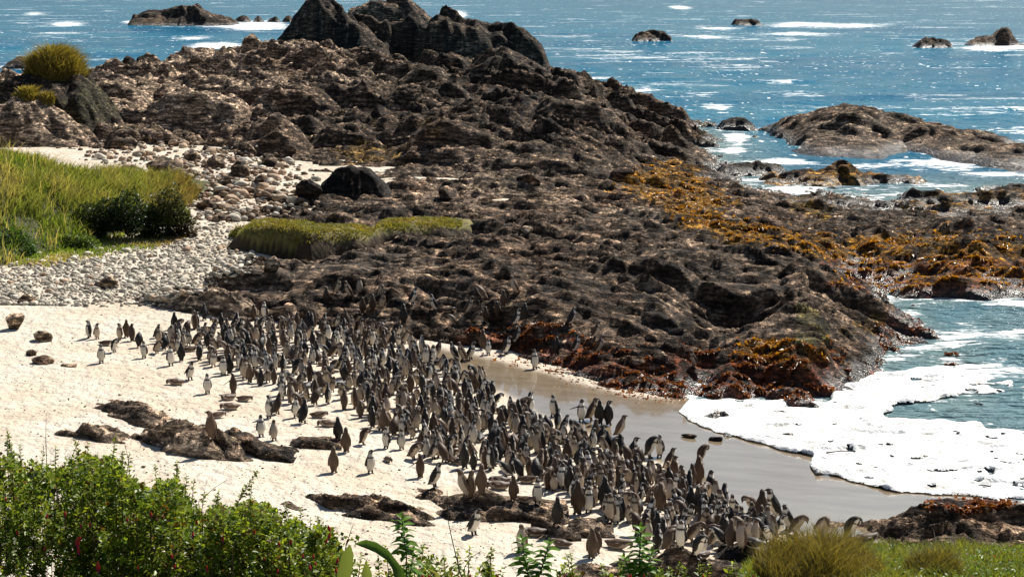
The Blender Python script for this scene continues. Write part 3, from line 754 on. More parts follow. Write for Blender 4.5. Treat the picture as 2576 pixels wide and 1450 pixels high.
rock_object('seaweed_clump', 'red brown clump of seaweed beside the foam at the lower right', 'seaweed', [(2332, 1276), (2380, 1254), (2450, 1250), (2520, 1254), (2568, 1276)], 1300, 1.6, .12, res=.035, detail=.35, on_beach=True, colour=RUST * .7, mat=ROCK)

def ground(x, y):
    x = np.atleast_1d(np.asarray(x, float)); y = np.atleast_1d(np.asarray(y, float))
    nr, nc = LOOK['nr'], LOOK['nc']
    fr = (np.log(np.maximum(y, 1)) - math.log(43)) / (math.log(192) - math.log(43)) * (nr - 1); fc = (x / y + .40) / .80 * (nc - 1)
    ok = (fr >= 0) & (fr <= nr - 1.001) & (fc >= 0) & (fc <= nc - 1.001)
    i = np.clip(fr, 0, nr - 2).astype(int); j = np.clip(fc, 0, nc - 2).astype(int); a = fr - i; b = fc - j; Z = LOOK['Z']
    rz = Z[i, j] * (1 - a) * (1 - b) + Z[i + 1, j] * a * (1 - b) + Z[i, j + 1] * (1 - a) * b + Z[i + 1, j + 1] * a * b
    S = LOOK['S']
    sz = S[i, j] * (1 - a) * (1 - b) + S[i + 1, j] * a * (1 - b) + S[i, j + 1] * (1 - a) * b + S[i + 1, j + 1] * a * b
    if (~ok).any(): sz[~ok] = sand_s(x[~ok], y[~ok])
    h = np.maximum(sand_h(x, y, sz), np.where(ok, rz, -9.0))
    for r in GROUND_RIDGES:
        r.over(h, x, y)
    return h

def hit(us, vs, y0=33.0, y1=170.0, n=700):
    """where the sight lines through photo points meet the ground"""
    us = np.asarray(us, float); vs = np.asarray(vs, float)
    Ys = np.exp(np.linspace(math.log(y0), math.log(y1), n))
    dx, dy, dz = ray(us, vs)
    out = np.zeros((len(us), 3))
    lo = np.zeros(len(us), int)
    t = Ys[None] / dy[:, None]
    zr = CAMZ + t * dz[:, None]; xr = t * dx[:, None]
    m = (zr < 4.5) & (zr > -.6)
    g = np.full(zr.shape, -9.0)
    g[m] = ground(xr[m], np.broadcast_to(Ys, zr.shape)[m])
    below = (zr <= g) | (zr <= 0)
    k = np.argmax(below, 1)
    i = np.arange(len(us))
    return np.stack([xr[i, k], Ys[k], np.maximum(g[i, k], 0)], -1)

# ------------------------------------------------------------------ boulders, cobbles, rubble
def boulder_mesh(name, seed, size=(1, 1, .7), rough=.3, sub=2, tone=1.0, facet=.0, white=None):
    bm = bmesh.new(); bmesh.ops.create_icosphere(bm, subdivisions=sub, radius=.5)
    V = np.array([v.co[:] for v in bm.verts]); F = np.array([[l.index for l in f.verts] for f in bm.faces]); bm.free()
    n = fbm(V[:, 0] * 2.2 + seed * 3.1, V[:, 1] * 2.2 + V[:, 2] * 1.7 + seed, seed, 3) - .5
    n2 = vnoise(V[:, 2] * 5 + seed, V[:, 0] * 4 - V[:, 1] * 4, seed + 3) - .5
    V = V * (1 + rough * 2 * n + rough * .5 * n2)[:, None]
    if facet:
        r = np.random.default_rng(seed)
        for _ in range(9):
            d = r.normal(size=3); d /= np.linalg.norm(d); k = V @ d; lim = .5 * (1 - facet * r.random())
            V = V - np.outer(np.clip(k - lim, 0, None), d)
    V = V * np.array(size)
    c = rock_col(V[:, 0] * 3 + seed, V[:, 1] * 3 + V[:, 2] * 3, np.full(len(V), tone))
    if white is not None: c = np.array((.60, .535, .43)) * white * (.75 + .5 * fbm(V[:, 0] * 4 + seed, V[:, 1] * 4 + V[:, 2] * 3, seed, 2))[:, None]
    return make_mesh(name, V, F, c, {'wet': np.zeros(len(V))})

BOULDERS = [  # u, v of the foot, width px, height px, tone, label
    (772, 508, 62, 42, .35, 'brown lopsided boulder left of the big black boulder'),
    (296, 374, 102, 54, 1.1, 'large rounded brown boulder at the edge of the pale sand under the dark rocks'),
    (420, 440, 110, 42, 1.0, 'wide brown boulder in the pale rubble right of the tall grass'),
    (598, 442, 62, 40, 1.2, 'grey boulder standing up from the white sand patch'),
    (560, 480, 44, 34, 1.5, 'pale grey boulder below the standing grey boulder'),
    (655, 470, 40, 30, 1.3, 'small round boulder in the rubble left of the brown lopsided boulder'),
    (540, 425, 60, 30, 1.2, 'flat brown boulder at the top of the rubble'),
    (480, 405, 50, 26, 1.6, 'pale flat boulder near the foot of the dark cliff'),
    (680, 420, 56, 34, 1.0, 'brown boulder at the foot of the split rock'),
    (725, 395, 50, 36, .9, 'dark boulder under the right side of the split rock'),
    (630, 395, 40, 34, 1.2, 'round boulder under the left side of the split rock'),
    (684, 698, 44, 46, 2.4, 'white upright block sitting on the dark shelf'),
    (1327, 590, 36, 17, 2.5, 'small white stone alone on the dark shelf'),
    (322, 165, 42, 24, .1, 'left one of two black boulders on the skyline beside the tussock'),
    (358, 166, 36, 26, .15, 'right one of two black boulders on the skyline beside the tussock'),
    (1600, 930, 52, 20, 1.5, 'pale flat stone among the red seaweed'),
    (1662, 915, 50, 22, 1.9, 'pale sandy stone between the seaweed and the dark shelf'),
    (262, 728, 64, 30, 1.6, 'long grey block lying in the white cobbles'),
    (100, 860, 56, 26, 1.5, 'brown edged stone on the bright sand nearest the left cobbles'),
    (76, 895, 34, 16, 1.4, 'small brown stone on the bright sand below another stone'),
    (104, 918, 54, 18, 1.4, 'flat brown stone on the bright sand, lowest of the three'),
    (30, 830, 60, 44, 1.9, 'pale stone block at the left edge of the beach'),
    (170, 925, 40, 10, 1.3, 'flat thin stone sunk in the bright sand'),
    (62, 765, 50, 24, 1.8, 'pale slab at the lower edge of the cobbles by the left edge'),
    (730, 805, 66, 34, 1.2, 'rounded brown boulder at the back of the crowd under the dark shelf'),
    (1980, 1102, 36, 12, .1, 'dark scrap of kelp floating in the white foam'),
    (1735, 1103, 40, 9, .3, 'dark stones at the edge of the foam on the wet sand'),
    (1800, 1110, 40, 10, .1, 'black stone at the edge of the foam on the wet sand'),
    (1560, 450, 60, 28, .9, 'brown boulder above the orange weed on the middle shore'),
    (1330, 470, 64, 30, .6, 'dark boulder on the middle shore above the shelf'),
    (1130, 500, 60, 26, .9, 'brown boulder right of the small sand pocket'),
    (520, 530, 60, 26, 1.2, 'grey boulder at the right foot of the tall grass bank'),
    (560, 560, 44, 18, 1.5, 'pale stone between the grass bank and the turf mound'),
]
pos = hit([b[0] for b in BOULDERS], [b[1] for b in BOULDERS])
for i, (b, p) in enumerate(zip(BOULDERS, pos)):
    w = b[2] * p[1] / FPX; h = b[3] * p[1] / FPX
    nm = 'kelp_scrap' if 'kelp' in b[5] else ('stone' if 'stone' in b[5] else 'boulder')
    me = boulder_mesh(nm, 20 + i, (w * 1.05, w * .85, h * 1.6), .42, 4 if w > 1.5 else 3, b[4], .6)
    o = link(nm, me, WEED if nm == 'kelp_scrap' else ROCK, None, b[5], {'kelp_scrap': 'seaweed', 'stone': 'stone', 'boulder': 'boulder'}[nm])
    o.location = (p[0], p[1] + w * .3, p[2] + h * .25)
    o.rotation_euler = (0, 0, random.uniform(-.5, .5))

def scatter(poly, n, seed, warp=20):
    r = np.random.default_rng(seed)
    us = np.array([p[0] for p in poly]); vs = np.array([p[1] for p in poly]); out = np.zeros((0, 2))
    while len(out) < n:
        q = np.stack([r.uniform(us.min(), us.max(), n * 2), r.uniform(vs.min(), vs.max(), n * 2)], -1)
        j = q + r.normal(size=q.shape) * np.array((warp, warp * .4))
        out = np.concatenate([out, q[in_poly(j[:, 0], j[:, 1], poly)]])
    return out[:n]

COB = [boulder_mesh('cobble', 200 + i, (1, .75 + .08 * (i % 3), .52 + .07 * (i % 4)), .26, 2, 2.2, .55, (1.0, .75, 1.05, .55)[i % 4]) for i in range(10)]
for m_ in COB: m_.materials.append(STONE)
DKC = [boulder_mesh('cobble', 230 + i, (1, .8, .6), .25, 2, 1.2 + .15 * i, .35) for i in range(6)]
for m_ in DKC: m_.materials.append(STONE)
cob_poly = [(-60, 690), (0, 670), (150, 655), (300, 625), (420, 612), (520, 560), (590, 560), (640, 640), (610, 680), (540, 700), (500, 740), (420, 770), (300, 760), (180, 765), (60, 790), (-60, 800)]
rub_poly = [(200, 385), (260, 355), (380, 345), (480, 365), (620, 385), (760, 420), (800, 470), (780, 520), (640, 560), (500, 560), (470, 520), (430, 470), (300, 420)]

def join_stones(name, pts, sizes, meshes, label, seed):
    r = np.random.default_rng(seed); Vs = []; Fs = []; Cs = []; n0 = 0
    cache = []
    for me in meshes:
        V = np.empty(len(me.vertices) * 3, np.float32); me.vertices.foreach_get('co', V)
        F = np.empty(len(me.loops), np.int32); me.loops.foreach_get('vertex_index', F)
        C = np.empty(len(me.vertices) * 4, np.float32); me.color_attributes['col'].data.foreach_get('color', C)
        cache.append((V.reshape(-1, 3), F.reshape(-1, 3), C.reshape(-1, 4)[:, :3]))
    for p, s in zip(pts, sizes):
        V, F, C = cache[r.integers(len(cache))]
        a = r.uniform(0, 6.28); ca, sa = math.cos(a), math.sin(a)
        W = V * s; W = np.stack([W[:, 0] * ca - W[:, 1] * sa, W[:, 0] * sa + W[:, 1] * ca, W[:, 2]], -1) + p + np.array((0, 0, s * .16))
        Vs.append(W); Fs.append(F + n0); Cs.append(C * r.uniform(.6, 1.1)); n0 += len(V)
    return link(name, make_mesh(name, np.concatenate(Vs), np.concatenate(Fs), np.concatenate(Cs), {'wet': np.zeros(n0)}), STONE, None, label, 'stones', None, 'stuff')

def small(meshes, sub=1):
    out = []
    for i, m0 in enumerate(meshes):
        out.append(boulder_mesh('pebble', 300 + i, (1, .8, .55), .26, 1, 2.1, .4, (1.0, .7, 1.05, .5, .85)[i % 5]))
    return out
PEB = small(COB); 
cob = scatter(cob_poly, 4600, 3)
size = np.random.default_rng(5).gamma(2.4, .040, len(cob)) + .055
order = np.argsort(-size); cob = cob[order]; size = np.clip(size[order], .08, .48)
cp = hit(cob[:, 0], cob[:, 1], 60, 100)
for k in range(240):
    p, s = cp[k], size[k]; cu, cv = cob[k]
    zone = 'near the left edge of the photo' if cu < 130 else ('below the dark bushes of the grass bank' if cu < 330 else ('beside the pale ribs of bedrock' if cv > 690 else ('in front of the turf mound' if cu > 480 else 'right of the grass bank')))
    row = 'upper' if cv < 665 + 40 * (cu < 330) else 'lower'
    big = 'large' if k < 70 else 'smaller'
    o = link('cobble', COB[k % 10] if k % 7 else DKC[k % 6], None, None,
             '%s %s cobble in the %s stony bank %s' % (big, 'white' if k % 7 else 'brown', row, zone), 'cobble', 'cobbles in the stony bank')
    o.location = (p[0], p[1], p[2] + s * .14); o.scale = (s * 1.15, s, s); o.rotation_euler = (random.uniform(-.4, .4), random.uniform(-.3, .3), random.uniform(0, 6.28))
join_stones('small_cobbles', cp[240:], size[240:], PEB, 'mass of small white cobbles filling the stony bank', 8)
rub = scatter(rub_poly, 1300, 13)
rs = np.random.default_rng(15).gamma(2.0, .11, len(rub)) + .08
order = np.argsort(-rs); rub = rub[order]; rs = np.clip(rs[order], .1, .8)
rp = hit(rub[:, 0], rub[:, 1], 72, 135)
for k in range(60):
    p, s = rp[k], rs[k]
    ru, rv = rub[k]
    zone = 'near the rounded brown boulder' if ru < 380 else ('right of the tall grass tip' if ru < 560 else ('around the grey standing boulder' if ru < 680 else 'left of the big black boulder'))
    o = link('rubble_stone', DKC[k % 6] if k % 3 else COB[k % 10], None, None, '%s %s stone in the %s pale rubble %s' % ('large' if k < 20 else 'small', 'brown' if k % 3 else 'white', 'upper' if rv < 440 else 'lower', zone), 'stone', 'larger stones of the rubble')
    o.location = (p[0], p[1], p[2] + s * .14); o.scale = (s * 1.2, s, s); o.rotation_euler = (random.uniform(-.4, .4), random.uniform(-.3, .3), random.uniform(0, 6.28))
join_stones('rubble', rp[60:], rs[60:], PEB[:5] + [boulder_mesh('pebble', 330 + i, (1, .8, .55), .25, 1, 1.0 + .1 * i, .3) for i in range(8)], 'loose small stones scattered over the pale sand behind the tall grass', 18)
# scattered grit on the dry sand
grit = np.concatenate([scatter([(-40, 800), (300, 790), (420, 900), (620, 1010), (900, 1120), (1150, 1250), (1400, 1400), (1400, 1450), (-40, 1450)], 2600, 23),
                       scatter([(-40, 780), (150, 790), (250, 900), (150, 960), (-40, 960)], 120, 25)])
gp = hit(grit[:, 0], grit[:, 1], 33, 75, 300)
gs_ = np.random.default_rng(27).gamma(1.3, .013, len(grit)) + .018
join_stones('beach_grit', gp, np.clip(gs_, .02, .16), [boulder_mesh('pebble', 350 + i, (1, .8, .5), .25, 1, .9 + .2 * i, .3) for i in range(5)], 'small dark pebbles and shell grit scattered over the dry sand', 28)

# ------------------------------------------------------------------ hillside in front of the camera
crest_u = np.array([-1500, 1500, 1750, 1850, 1950, 2100, 2300, 2575, 4000.]); crest_v = np.array([1530, 1530, 1500, 1445, 1402, 1388, 1382, 1380, 1378.])
YC = 16.0
cx_, cz_ = ZY(crest_u, crest_v, YC)
def hill_h(x, y):
    zc = np.interp(x, cx_, cz_)
    z = np.where(y < YC, zc + (YC - y) * .27, zc - (y - YC) * .55 - .02 * (y - YC) ** 2)
    return z + .10 * (fbm(x / 1.1, y / 1.1, 701, 3) - .5)
xs = np.linspace(-13, 13, 180); ys = np.linspace(-5, 27, 200)
Xg, Yg = np.meshgrid(xs, ys); xf, yf = Xg.ravel(), Yg.ravel(); zf = hill_h(xf, yf)
gc = np.array((.055, .07, .02)) * (.6 + .8 * fbm(xf / .4, yf / .4, 711, 3))[:, None]
link('hillside', make_mesh('hillside', np.stack([xf, yf, zf], -1), grid_faces(200, 180), gc, None, True), SOIL, kind='structure')

# ------------------------------------------------------------------ the grassy bank at the left
bank = Ridge([(-500, 350), (-200, 355), (0, 392), (100, 392), (200, 400), (290, 425), (370, 462), (440, 490), (485, 530), (505, 610)],
             [(-500, 760), (0, 690), (60, 668), (200, 640), (260, 610), (360, 600), (500, 606)], 22, 1.3, crest=.45, front=.42, detail=0.0, floor=-.3)
xs = np.linspace(bank.x0, bank.x1, 150); ys = np.linspace(bank.y0 - .5, bank.y1, 130)
Xg, Yg = np.meshgrid(xs, ys); xf, yf = Xg.ravel(), Yg.ravel(); d0 = np.zeros(xf.shape)
zf = bank.height(xf, yf, d0) + .25 * (fbm(xf / 1.5, yf / 1.5, 721, 3) - .5)
keep = quad_any(zf > 1.0, 130, 150)
bc = np.array((.05, .055, .02)) * (.6 + .8 * fbm(xf / .5, yf / .5, 731, 3))[:, None]
V, F, bc = compact(np.stack([xf, yf, zf], -1), grid_faces(130, 150, keep), bc)
link('grass_bank', make_mesh('grass_bank', V, F, bc, None, True), SOIL, kind='structure')

def blades(roots, height, width, colour, seed, lean=.35, wind=(.3, -.1), segs=3):
    """one mesh of tapered bent blades"""
    r = np.random.default_rng(seed); n = len(roots)
    a = r.uniform(0, 2 * np.pi, n); L = height * r.uniform(.55, 1.15, n)
    w = width * r.uniform(.7, 1.3, n)
    out = np.stack([np.cos(a), np.sin(a), 0 * a], -1) * (lean * r.uniform(.3, 1.3, n))[:, None] + np.array((wind[0], wind[1], 0)) * r.uniform(.3, 1.2, n)[:, None]
    b = r.uniform(0, 2 * np.pi, n); side = np.stack([np.cos(b), np.sin(b), 0 * b], -1)
    Vs = []
    for i in range(segs + 1):
        t = i / segs
        c = roots + np.stack([0 * L, 0 * L, L * t], -1) * (1 - .25 * t) + out * (L * t * t)[:, None]
        ww = (w * (1 - t) ** .7 * .5)[:, None]
        Vs += [c - side * ww, c + side * ww]
    V = np.stack(Vs, 1); k = 2 * (segs + 1)
    base = np.arange(n)[:, None] * k
    F = np.concatenate([np.stack([base + 2 * i, base + 2 * i + 1, base + 2 * i + 3, base + 2 * i + 2], -1).reshape(-1, 4) for i in range(segs)])
    C = np.repeat(colour * r.uniform(.65, 1.3, n)[:, None], k, 0).reshape(n, k, 3)
    tip = np.repeat(np.linspace(0, 1, segs + 1), 2)[None, :, None]
    C = C * (1 - .0 * tip) + np.array((.10, .07, .02)) * tip * .5
    return V.reshape(-1, 3), F, C.reshape(-1, 3)

def ridge_roots(r, n, seed, vmin=None, test=None):
    g = np.random.default_rng(seed)
    x = g.uniform(r.x0, r.x1, n * 3); y = g.uniform(r.y0, r.y0 + (r.y1 - r.y0) * .75, n * 3)
    z = r.height(x, y, np.zeros(x.shape)); ok = z > 1.35
    if test is not None: ok &= test(x, y, z)
    x, y, z = x[ok][:n], y[ok][:n], z[ok][:n]
    return np.stack([x, y, z - .05], -1)

roots = ridge_roots(bank, 30000, 31)
extra = scatter([(30, 672), (60, 640), (200, 590), (330, 588), (470, 590), (420, 618), (260, 640), (120, 668)], 3500, 35, 12)
roots = np.concatenate([roots, hit(extra[:, 0], extra[:, 1], 60, 90, 300)])
uu, vv = UV(roots[:, 0], roots[:, 1], roots[:, 2])
gn = fbm(roots[:, 0] / 1.6, roots[:, 1] / 1.6, 741, 3)[:, None]
tall = (sstep(620, 520, vv) * sstep(-50, 250, uu + (vv - 400)))[:, None]
green = np.array((.12, .19, .03)); straw = np.array((.31, .28, .12)); olive = np.array((.085, .10, .032)); brown = np.array((.15, .105, .05))
gn2 = sstep(.42, .75, gn); gcol = green * (1 - gn2) + straw * gn2
gcol = gcol * (1 - .45 * tall) + (olive * (1 - gn) + straw * gn) * .45 * tall
bb = (sstep(330, 470, uu))[:, None] * sstep(.3, .6, gn)
gcol = gcol * (1 - bb) + brown * bb
hgt = .34 + .85 * tall[:, 0] * sstep(.30, .65, gn[:, 0] + .15)
hgt = np.where(np.arange(len(roots)) >= len(roots) - 3500, .22, hgt)
V, F, C = blades(roots, hgt, .06, gcol * 1.15, 33, .45, (.22, -.1))
seed_r = ridge_roots(bank, 2600, 37)
V2, F2, C2 = blades(seed_r, 1.0 * (.5 + fbm(seed_r[:, 0] / 1.2, seed_r[:, 1] / 1.2, 743, 3)), .045, np.broadcast_to(np.array((.42, .36, .17)), seed_r.shape), 39, .35, (.3, -.1))
F = np.concatenate([F, F2 + len(V)]); V = np.concatenate([V, V2]); C = np.concatenate([C, C2])
link('bank_grass', make_mesh('bank_grass', V, F, C), GRASS, None, 'long yellow green grass blowing over the bank at the left', 'grass', None, 'stuff')

# ------------------------------------------------------------------ leaves, shrubs
def leaf_cloud(pos, normal_up, length, width, colour, seed, droop=.4):
    """six-vertex folded leaves pointing along given directions"""
    r = np.random.default_rng(seed); n = len(pos)
    d = normal_up / np.linalg.norm(normal_up, axis=1)[:, None]
    s = np.cross(d, np.array((0, 0, 1.0)) + r.normal(size=(n, 3)) * .5); s /= np.linalg.norm(s, axis=1)[:, None] + 1e-6
    nn = np.cross(s, d)
    L = (length * r.uniform(.7, 1.25, n))[:, None]; W = (width * r.uniform(.8, 1.2, n))[:, None]
    tip = pos + d * L + np.array((0, 0, -1)) * L * droop * r.uniform(.2, 1, n)[:, None]
    mid = pos + d * L * .45
    V = np.stack([pos, mid + s * W * .5 + nn * W * .15, mid, mid - s * W * .5 + nn * W * .15, tip], 1)
    b = np.arange(n)[:, None] * 5
    F = np.concatenate([np.stack([b, b + 1, b + 4, b + 2], -1).reshape(-1, 4), np.stack([b, b + 2, b + 4, b + 3], -1).reshape(-1, 4)])
    C = np.repeat(colour * r.uniform(.6, 1.35, n)[:, None], 5, 0)
    return V.reshape(-1, 3), F, C

def tube(points, r0, r1, sides=5):
    P_ = [Vector(p) for p in points]; V = []; F = []
    for i, p in enumerate(P_):
        d = (P_[min(i + 1, len(P_) - 1)] - P_[max(i - 1, 0)]).normalized()
        a = d.cross(Vector((.3, .9, .2))).normalized(); b = d.cross(a); rr = r0 + (r1 - r0) * i / (len(P_) - 1)
        for k in range(sides):
            t = 2 * math.pi * k / sides
            V.append(p + (a * math.cos(t) + b * math.sin(t)) * rr)
    for i in range(len(P_) - 1):
        for k in range(sides):
            k2 = (k + 1) % sides
            F.append((i * sides + k, i * sides + k2, (i + 1) * sides + k2, (i + 1) * sides + k))
    return np.array([v[:] for v in V]), np.array(F)

def merge(parts):
    Vs, Fs, Cs, n0 = [], [], [], 0
    for V, F, C in parts:
        Vs.append(V); Fs.append(F + n0); Cs.append(np.broadcast_to(C, V.shape)); n0 += len(V)
    return np.concatenate(Vs), np.concatenate(Fs), np.concatenate(Cs)

def flower_mesh():
    prof = [(0, .0), (-.008, .005), (-.022, .009), (-.034, .012), (-.046, .007), (-.060, .003)]
    V = []; F = []
    for z, r in prof:
        for k in range(6): V.append((r * math.cos(k * 1.047), r * math.sin(k * 1.047), z))
    for i in range(len(prof) - 1):
        for k in range(6): F.append((i * 6 + k, i * 6 + (k + 1) % 6, (i + 1) * 6 + (k + 1) % 6, (i + 1) * 6 + k))
    C = np.repeat(np.array([(.5, .02, .02)] * 4 + [(.32, .02, .14)] * 2), 6, 0)
    return make_mesh('flower', np.array(V), np.array(F), C)
FLOWER = flower_mesh(); FLOWER.materials.append(PETAL)

top_u = np.array([-500, -150, 0, 20, 60, 130, 200, 250, 290, 325, 350, 400, 450, 480, 520, 560, 600, 640, 700, 760, 830, 870, 920, 1000, 1100, 1200, 1300, 1400, 1500, 1600, 1700, 1800, 1950.])
top_v = np.array([1080, 1090, 1100, 1105, 1135, 1140, 1135, 1125, 1120, 1165, 1185, 1195, 1185, 1225, 1245, 1250, 1235, 1235, 1285, 1300, 1318, 1395, 1415, 1385, 1390, 1400, 1410, 1415, 1425, 1425, 1430, 1440, 1450.])

def shrub(name, label, u0, u1, n_shoot, seed, sprigs=(), flowers=(), Yd=15.0):
    r = np.random.default_rng(seed)
    bx = (.5 * (u0 + u1) - CU) / FPX * Yd
    root = link(name, None, None, None, label, 'shrub')
    gz = float(hill_h(np.array([bx]), np.array([Yd]))[0]); root.location = (bx, Yd, gz)
    org = np.array((bx, Yd, gz))
    lp, ld, lc, ll = [], [], [], []; stems = []
    def add_shoot(tip, base, nleaf, lsize, pale):
        d = tip - base; L = float(np.sqrt((d * d).sum())); ax = d / L
        s1 = np.array((ax[1] * .3 - ax[2] * .9, ax[2] * .2 - ax[0] * .3, ax[0] * .9 - ax[1] * .2)); s1 = s1 / np.sqrt((s1 * s1).sum())
        s2 = np.array((ax[1] * s1[2] - ax[2] * s1[1], ax[2] * s1[0] - ax[0] * s1[2], ax[0] * s1[1] - ax[1] * s1[0]))
        j = np.arange(nleaf)
        t = 1 - .92 * (j / nleaf) ** 1.1
        an = j * 2.4 + r.uniform(0, .8, nleaf)
        lp.append(base + d * t[:, None])
        ld.append((s1 * np.cos(an)[:, None] + s2 * np.sin(an)[:, None]) * np.where(j > 0, .9, .3)[:, None] + ax * .55)
        ll.append(lsize * (.6 + .5 * np.minimum(1, j / 5)))
        c = np.where(r.random(nleaf)[:, None] < pale, np.array((.23, .285, .035)), np.array((.085, .14, .018)))
        c = np.where(r.random(nleaf)[:, None] < .10, np.array((.13, .075, .02)), c)
        lc.append(c * np.where(j < 3, 1.4, 1.0)[:, None])
    for k in range(int(n_shoot * 1.75)):
        u = r.uniform(u0, u1); Y = Yd + r.uniform(-1.6, 1.4)
        tv = np.interp(u, top_u, top_v) + 2 + 50 * (vnoise(u / 34.0, seed * 3.3, 5) - .35)
        depth = r.random() ** 1.3
        v = tv + 6 + depth * 330 + r.uniform(0, 14)
        x, z = ZY(u, v, Y)
        gzz = float(hill_h(np.array([x]), np.array([Y]))[0])
        if z < gzz + .05: z = gzz + r.uniform(.05, .3)
        tip = np.array((x, Y, z)); L = r.uniform(.14, .30)
        base = tip - np.array((r.normal() * .10, r.normal() * .10, L))
        add_shoot(tip, base, int(r.integers(20, 30)), .056, .6 if depth < .5 else .4)
        if k % 6 == 0:
            V, F = tube([base - np.array((0, 0, .25)), base, tip], .006, .002, 4); stems.append((V - org, F, np.array((.07, .04, .02))))
    sprigs = list(sprigs)
    for _ in range(int((u1 - u0) / 34)):
        q = r.uniform(u0, u1); tq = float(np.interp(q, top_u, top_v)); e = r.uniform(0, 30)
        sprigs.append((q + r.uniform(-14, 14), tq - e, q, tq + 40, int(12 + e * .3)))
    for (su, sv, bu, bv, nl) in sprigs:
        Y = Yd - .6; x, z = ZY(su, sv, Y); x2, z2 = ZY(bu, bv, Y)
        tip = np.array((x, Y, z)); base = np.array((x2, Y, z2))
        add_shoot(tip, base, nl, .042, .8)
        V, F = tube([base - np.array((0, 0, .3)), base, tip], .005, .002, 4); stems.append((V - org, F, np.array((.07, .04, .02))))
    V, F, C = leaf_cloud(np.concatenate(lp), np.concatenate(ld), np.concatenate(ll), np.concatenate(ll) * .55, np.concatenate(lc), seed + 1)
    link('foliage', make_mesh('foliage', V - org, F, C), LEAF, root, kind='stuff')
    link('stems', make_mesh('stems', *merge(stems)), WOOD, root, kind='stuff')
    rf = random.Random(seed); flowers = list(flowers)
    for _ in range(int((u1 - u0) / 40)):
        q = rf.uniform(u0, u1); flowers.append((q, rf.uniform(min(1440, float(np.interp(q, top_u, top_v)) + 60), 1448), rf.uniform(.5, .9)))
    for (fu, fv, s) in flowers:
        Y = Yd - 1.75; x, z = ZY(fu, fv, Y)
        o = link('flower', FLOWER, None, root); o.location = (x - bx, Y - Yd, z - gz); o.scale = (s, s, s); o.rotation_euler = (random.uniform(-.3, .3), random.uniform(-.3, .3), 0)
    return root

shrub('fuchsia_shrub', 'dense fuchsia shrub in the bottom left corner of the photo', -420, 175, 560, 61, [(20, 1090, 30, 1150, 16), (110, 1125, 105, 1180, 14)], [(40, 1330, 1.0), (120, 1290, .8), (200, 1345, 0.9)])
shrub('fuchsia_shrub', 'fuchsia shrub with the two bright red hanging flowers', 175, 395, 420, 62, [(292, 1095, 280, 1165, 20), (326, 1140, 318, 1200, 14)], [(195, 1348, 1.6), (197, 1372, 1.2), (245, 1410, 1.7), (320, 1300, .7), (345, 1420, .8)])
shrub('fuchsia_shrub', 'fuchsia shrub with two upright leafy tips right of the red flowers', 395, 600, 380, 63, [(445, 1170, 440, 1240, 20), (470, 1195, 465, 1250, 16)], [(430, 1390, .8), (560, 1345, 1.0), (520, 1420, .7)])
shrub('fuchsia_shrub', 'fuchsia shrub with one long sprig leaning up to the right', 590, 745, 300, 64, [(648, 1184, 598, 1262, 34), (612, 1225, 590, 1290, 20)], [(640, 1330, .9), (700, 1360, .8)])
shrub('fuchsia_shrub', 'fuchsia shrub at the right end of the bushes with drooping crimson flowers', 735, 862, 230, 65, [(800, 1300, 795, 1350, 16)], [(824, 1318, 1.2), (829, 1338, 1.0), (822, 1352, .9), (850, 1400, 1.0), (845, 1425, .9), (760, 1390, .8)])
shrub('fuchsia_shrub', 'low fuchsia growth along the bottom edge beside the strap leaves', 900, 1260, 150, 66, [(1055, 1380, 1060, 1440, 16), (1115, 1395, 1120, 1440, 14)], [(1180, 1430, .6)], 13.0)
shrub('fuchsia_shrub', 'sparse low fuchsia growth along the bottom edge right of the paired shoots', 1400, 1900, 110, 67, [(1720, 1425, 1725, 1460, 10)], [], 13.0)

def seaweed(name, label, polys, n, cols, seed, size):
    r = np.random.default_rng(seed); pts = np.concatenate([scatter(pl, int(n * f), seed + i, 22) for i, (pl, f) in enumerate(polys)])
    p = hit(pts[:, 0], pts[:, 1], 36, 105, 170)
    keep = (fbm(p[:, 0] / .8, p[:, 1] / 1.1, seed, 3) > .40) & (p[:, 2] > .02); p = p[keep]; m = len(p)
    d = r.normal(size=(m, 3)); d[:, 2] = np.abs(d[:, 2]) * .7 + .15
    k = r.random((m, 1)); c = cols[0] * (1 - k) + cols[1] * k
    V, F, C = leaf_cloud(p - np.array((0, 0, .03)), d, size * r.uniform(.6, 1.5, m), size * .55 * r.uniform(.6, 1.4, m), c, seed + 3, .7)
    link(name, make_mesh(name, V, F, C), WEED, None, label, 'seaweed', None, 'stuff')
seaweed('red_seaweed', 'mat of dark red seaweed fronds along the foot of the shelf', [(ALGAE[5][0], .72), (ALGAE[7][0], .18), ([(2335, 1292), (2350, 1262), (2450, 1252), (2550, 1262), (2565, 1290), (2450, 1302)], .10)], 18500, (np.array((.19, .048, .020)), np.array((.24, .095, .03))), 511, .14)
seaweed('golden_seaweed', 'golden brown seaweed fronds spread over the rocks at the right', [(ALGAE[0][0], .75), (ALGAE[4][0], .15), (ALGAE[6][0], .1)], 17000, (np.array((.48, .23, .018)), np.array((.30, .13, .018))), 521, .17)

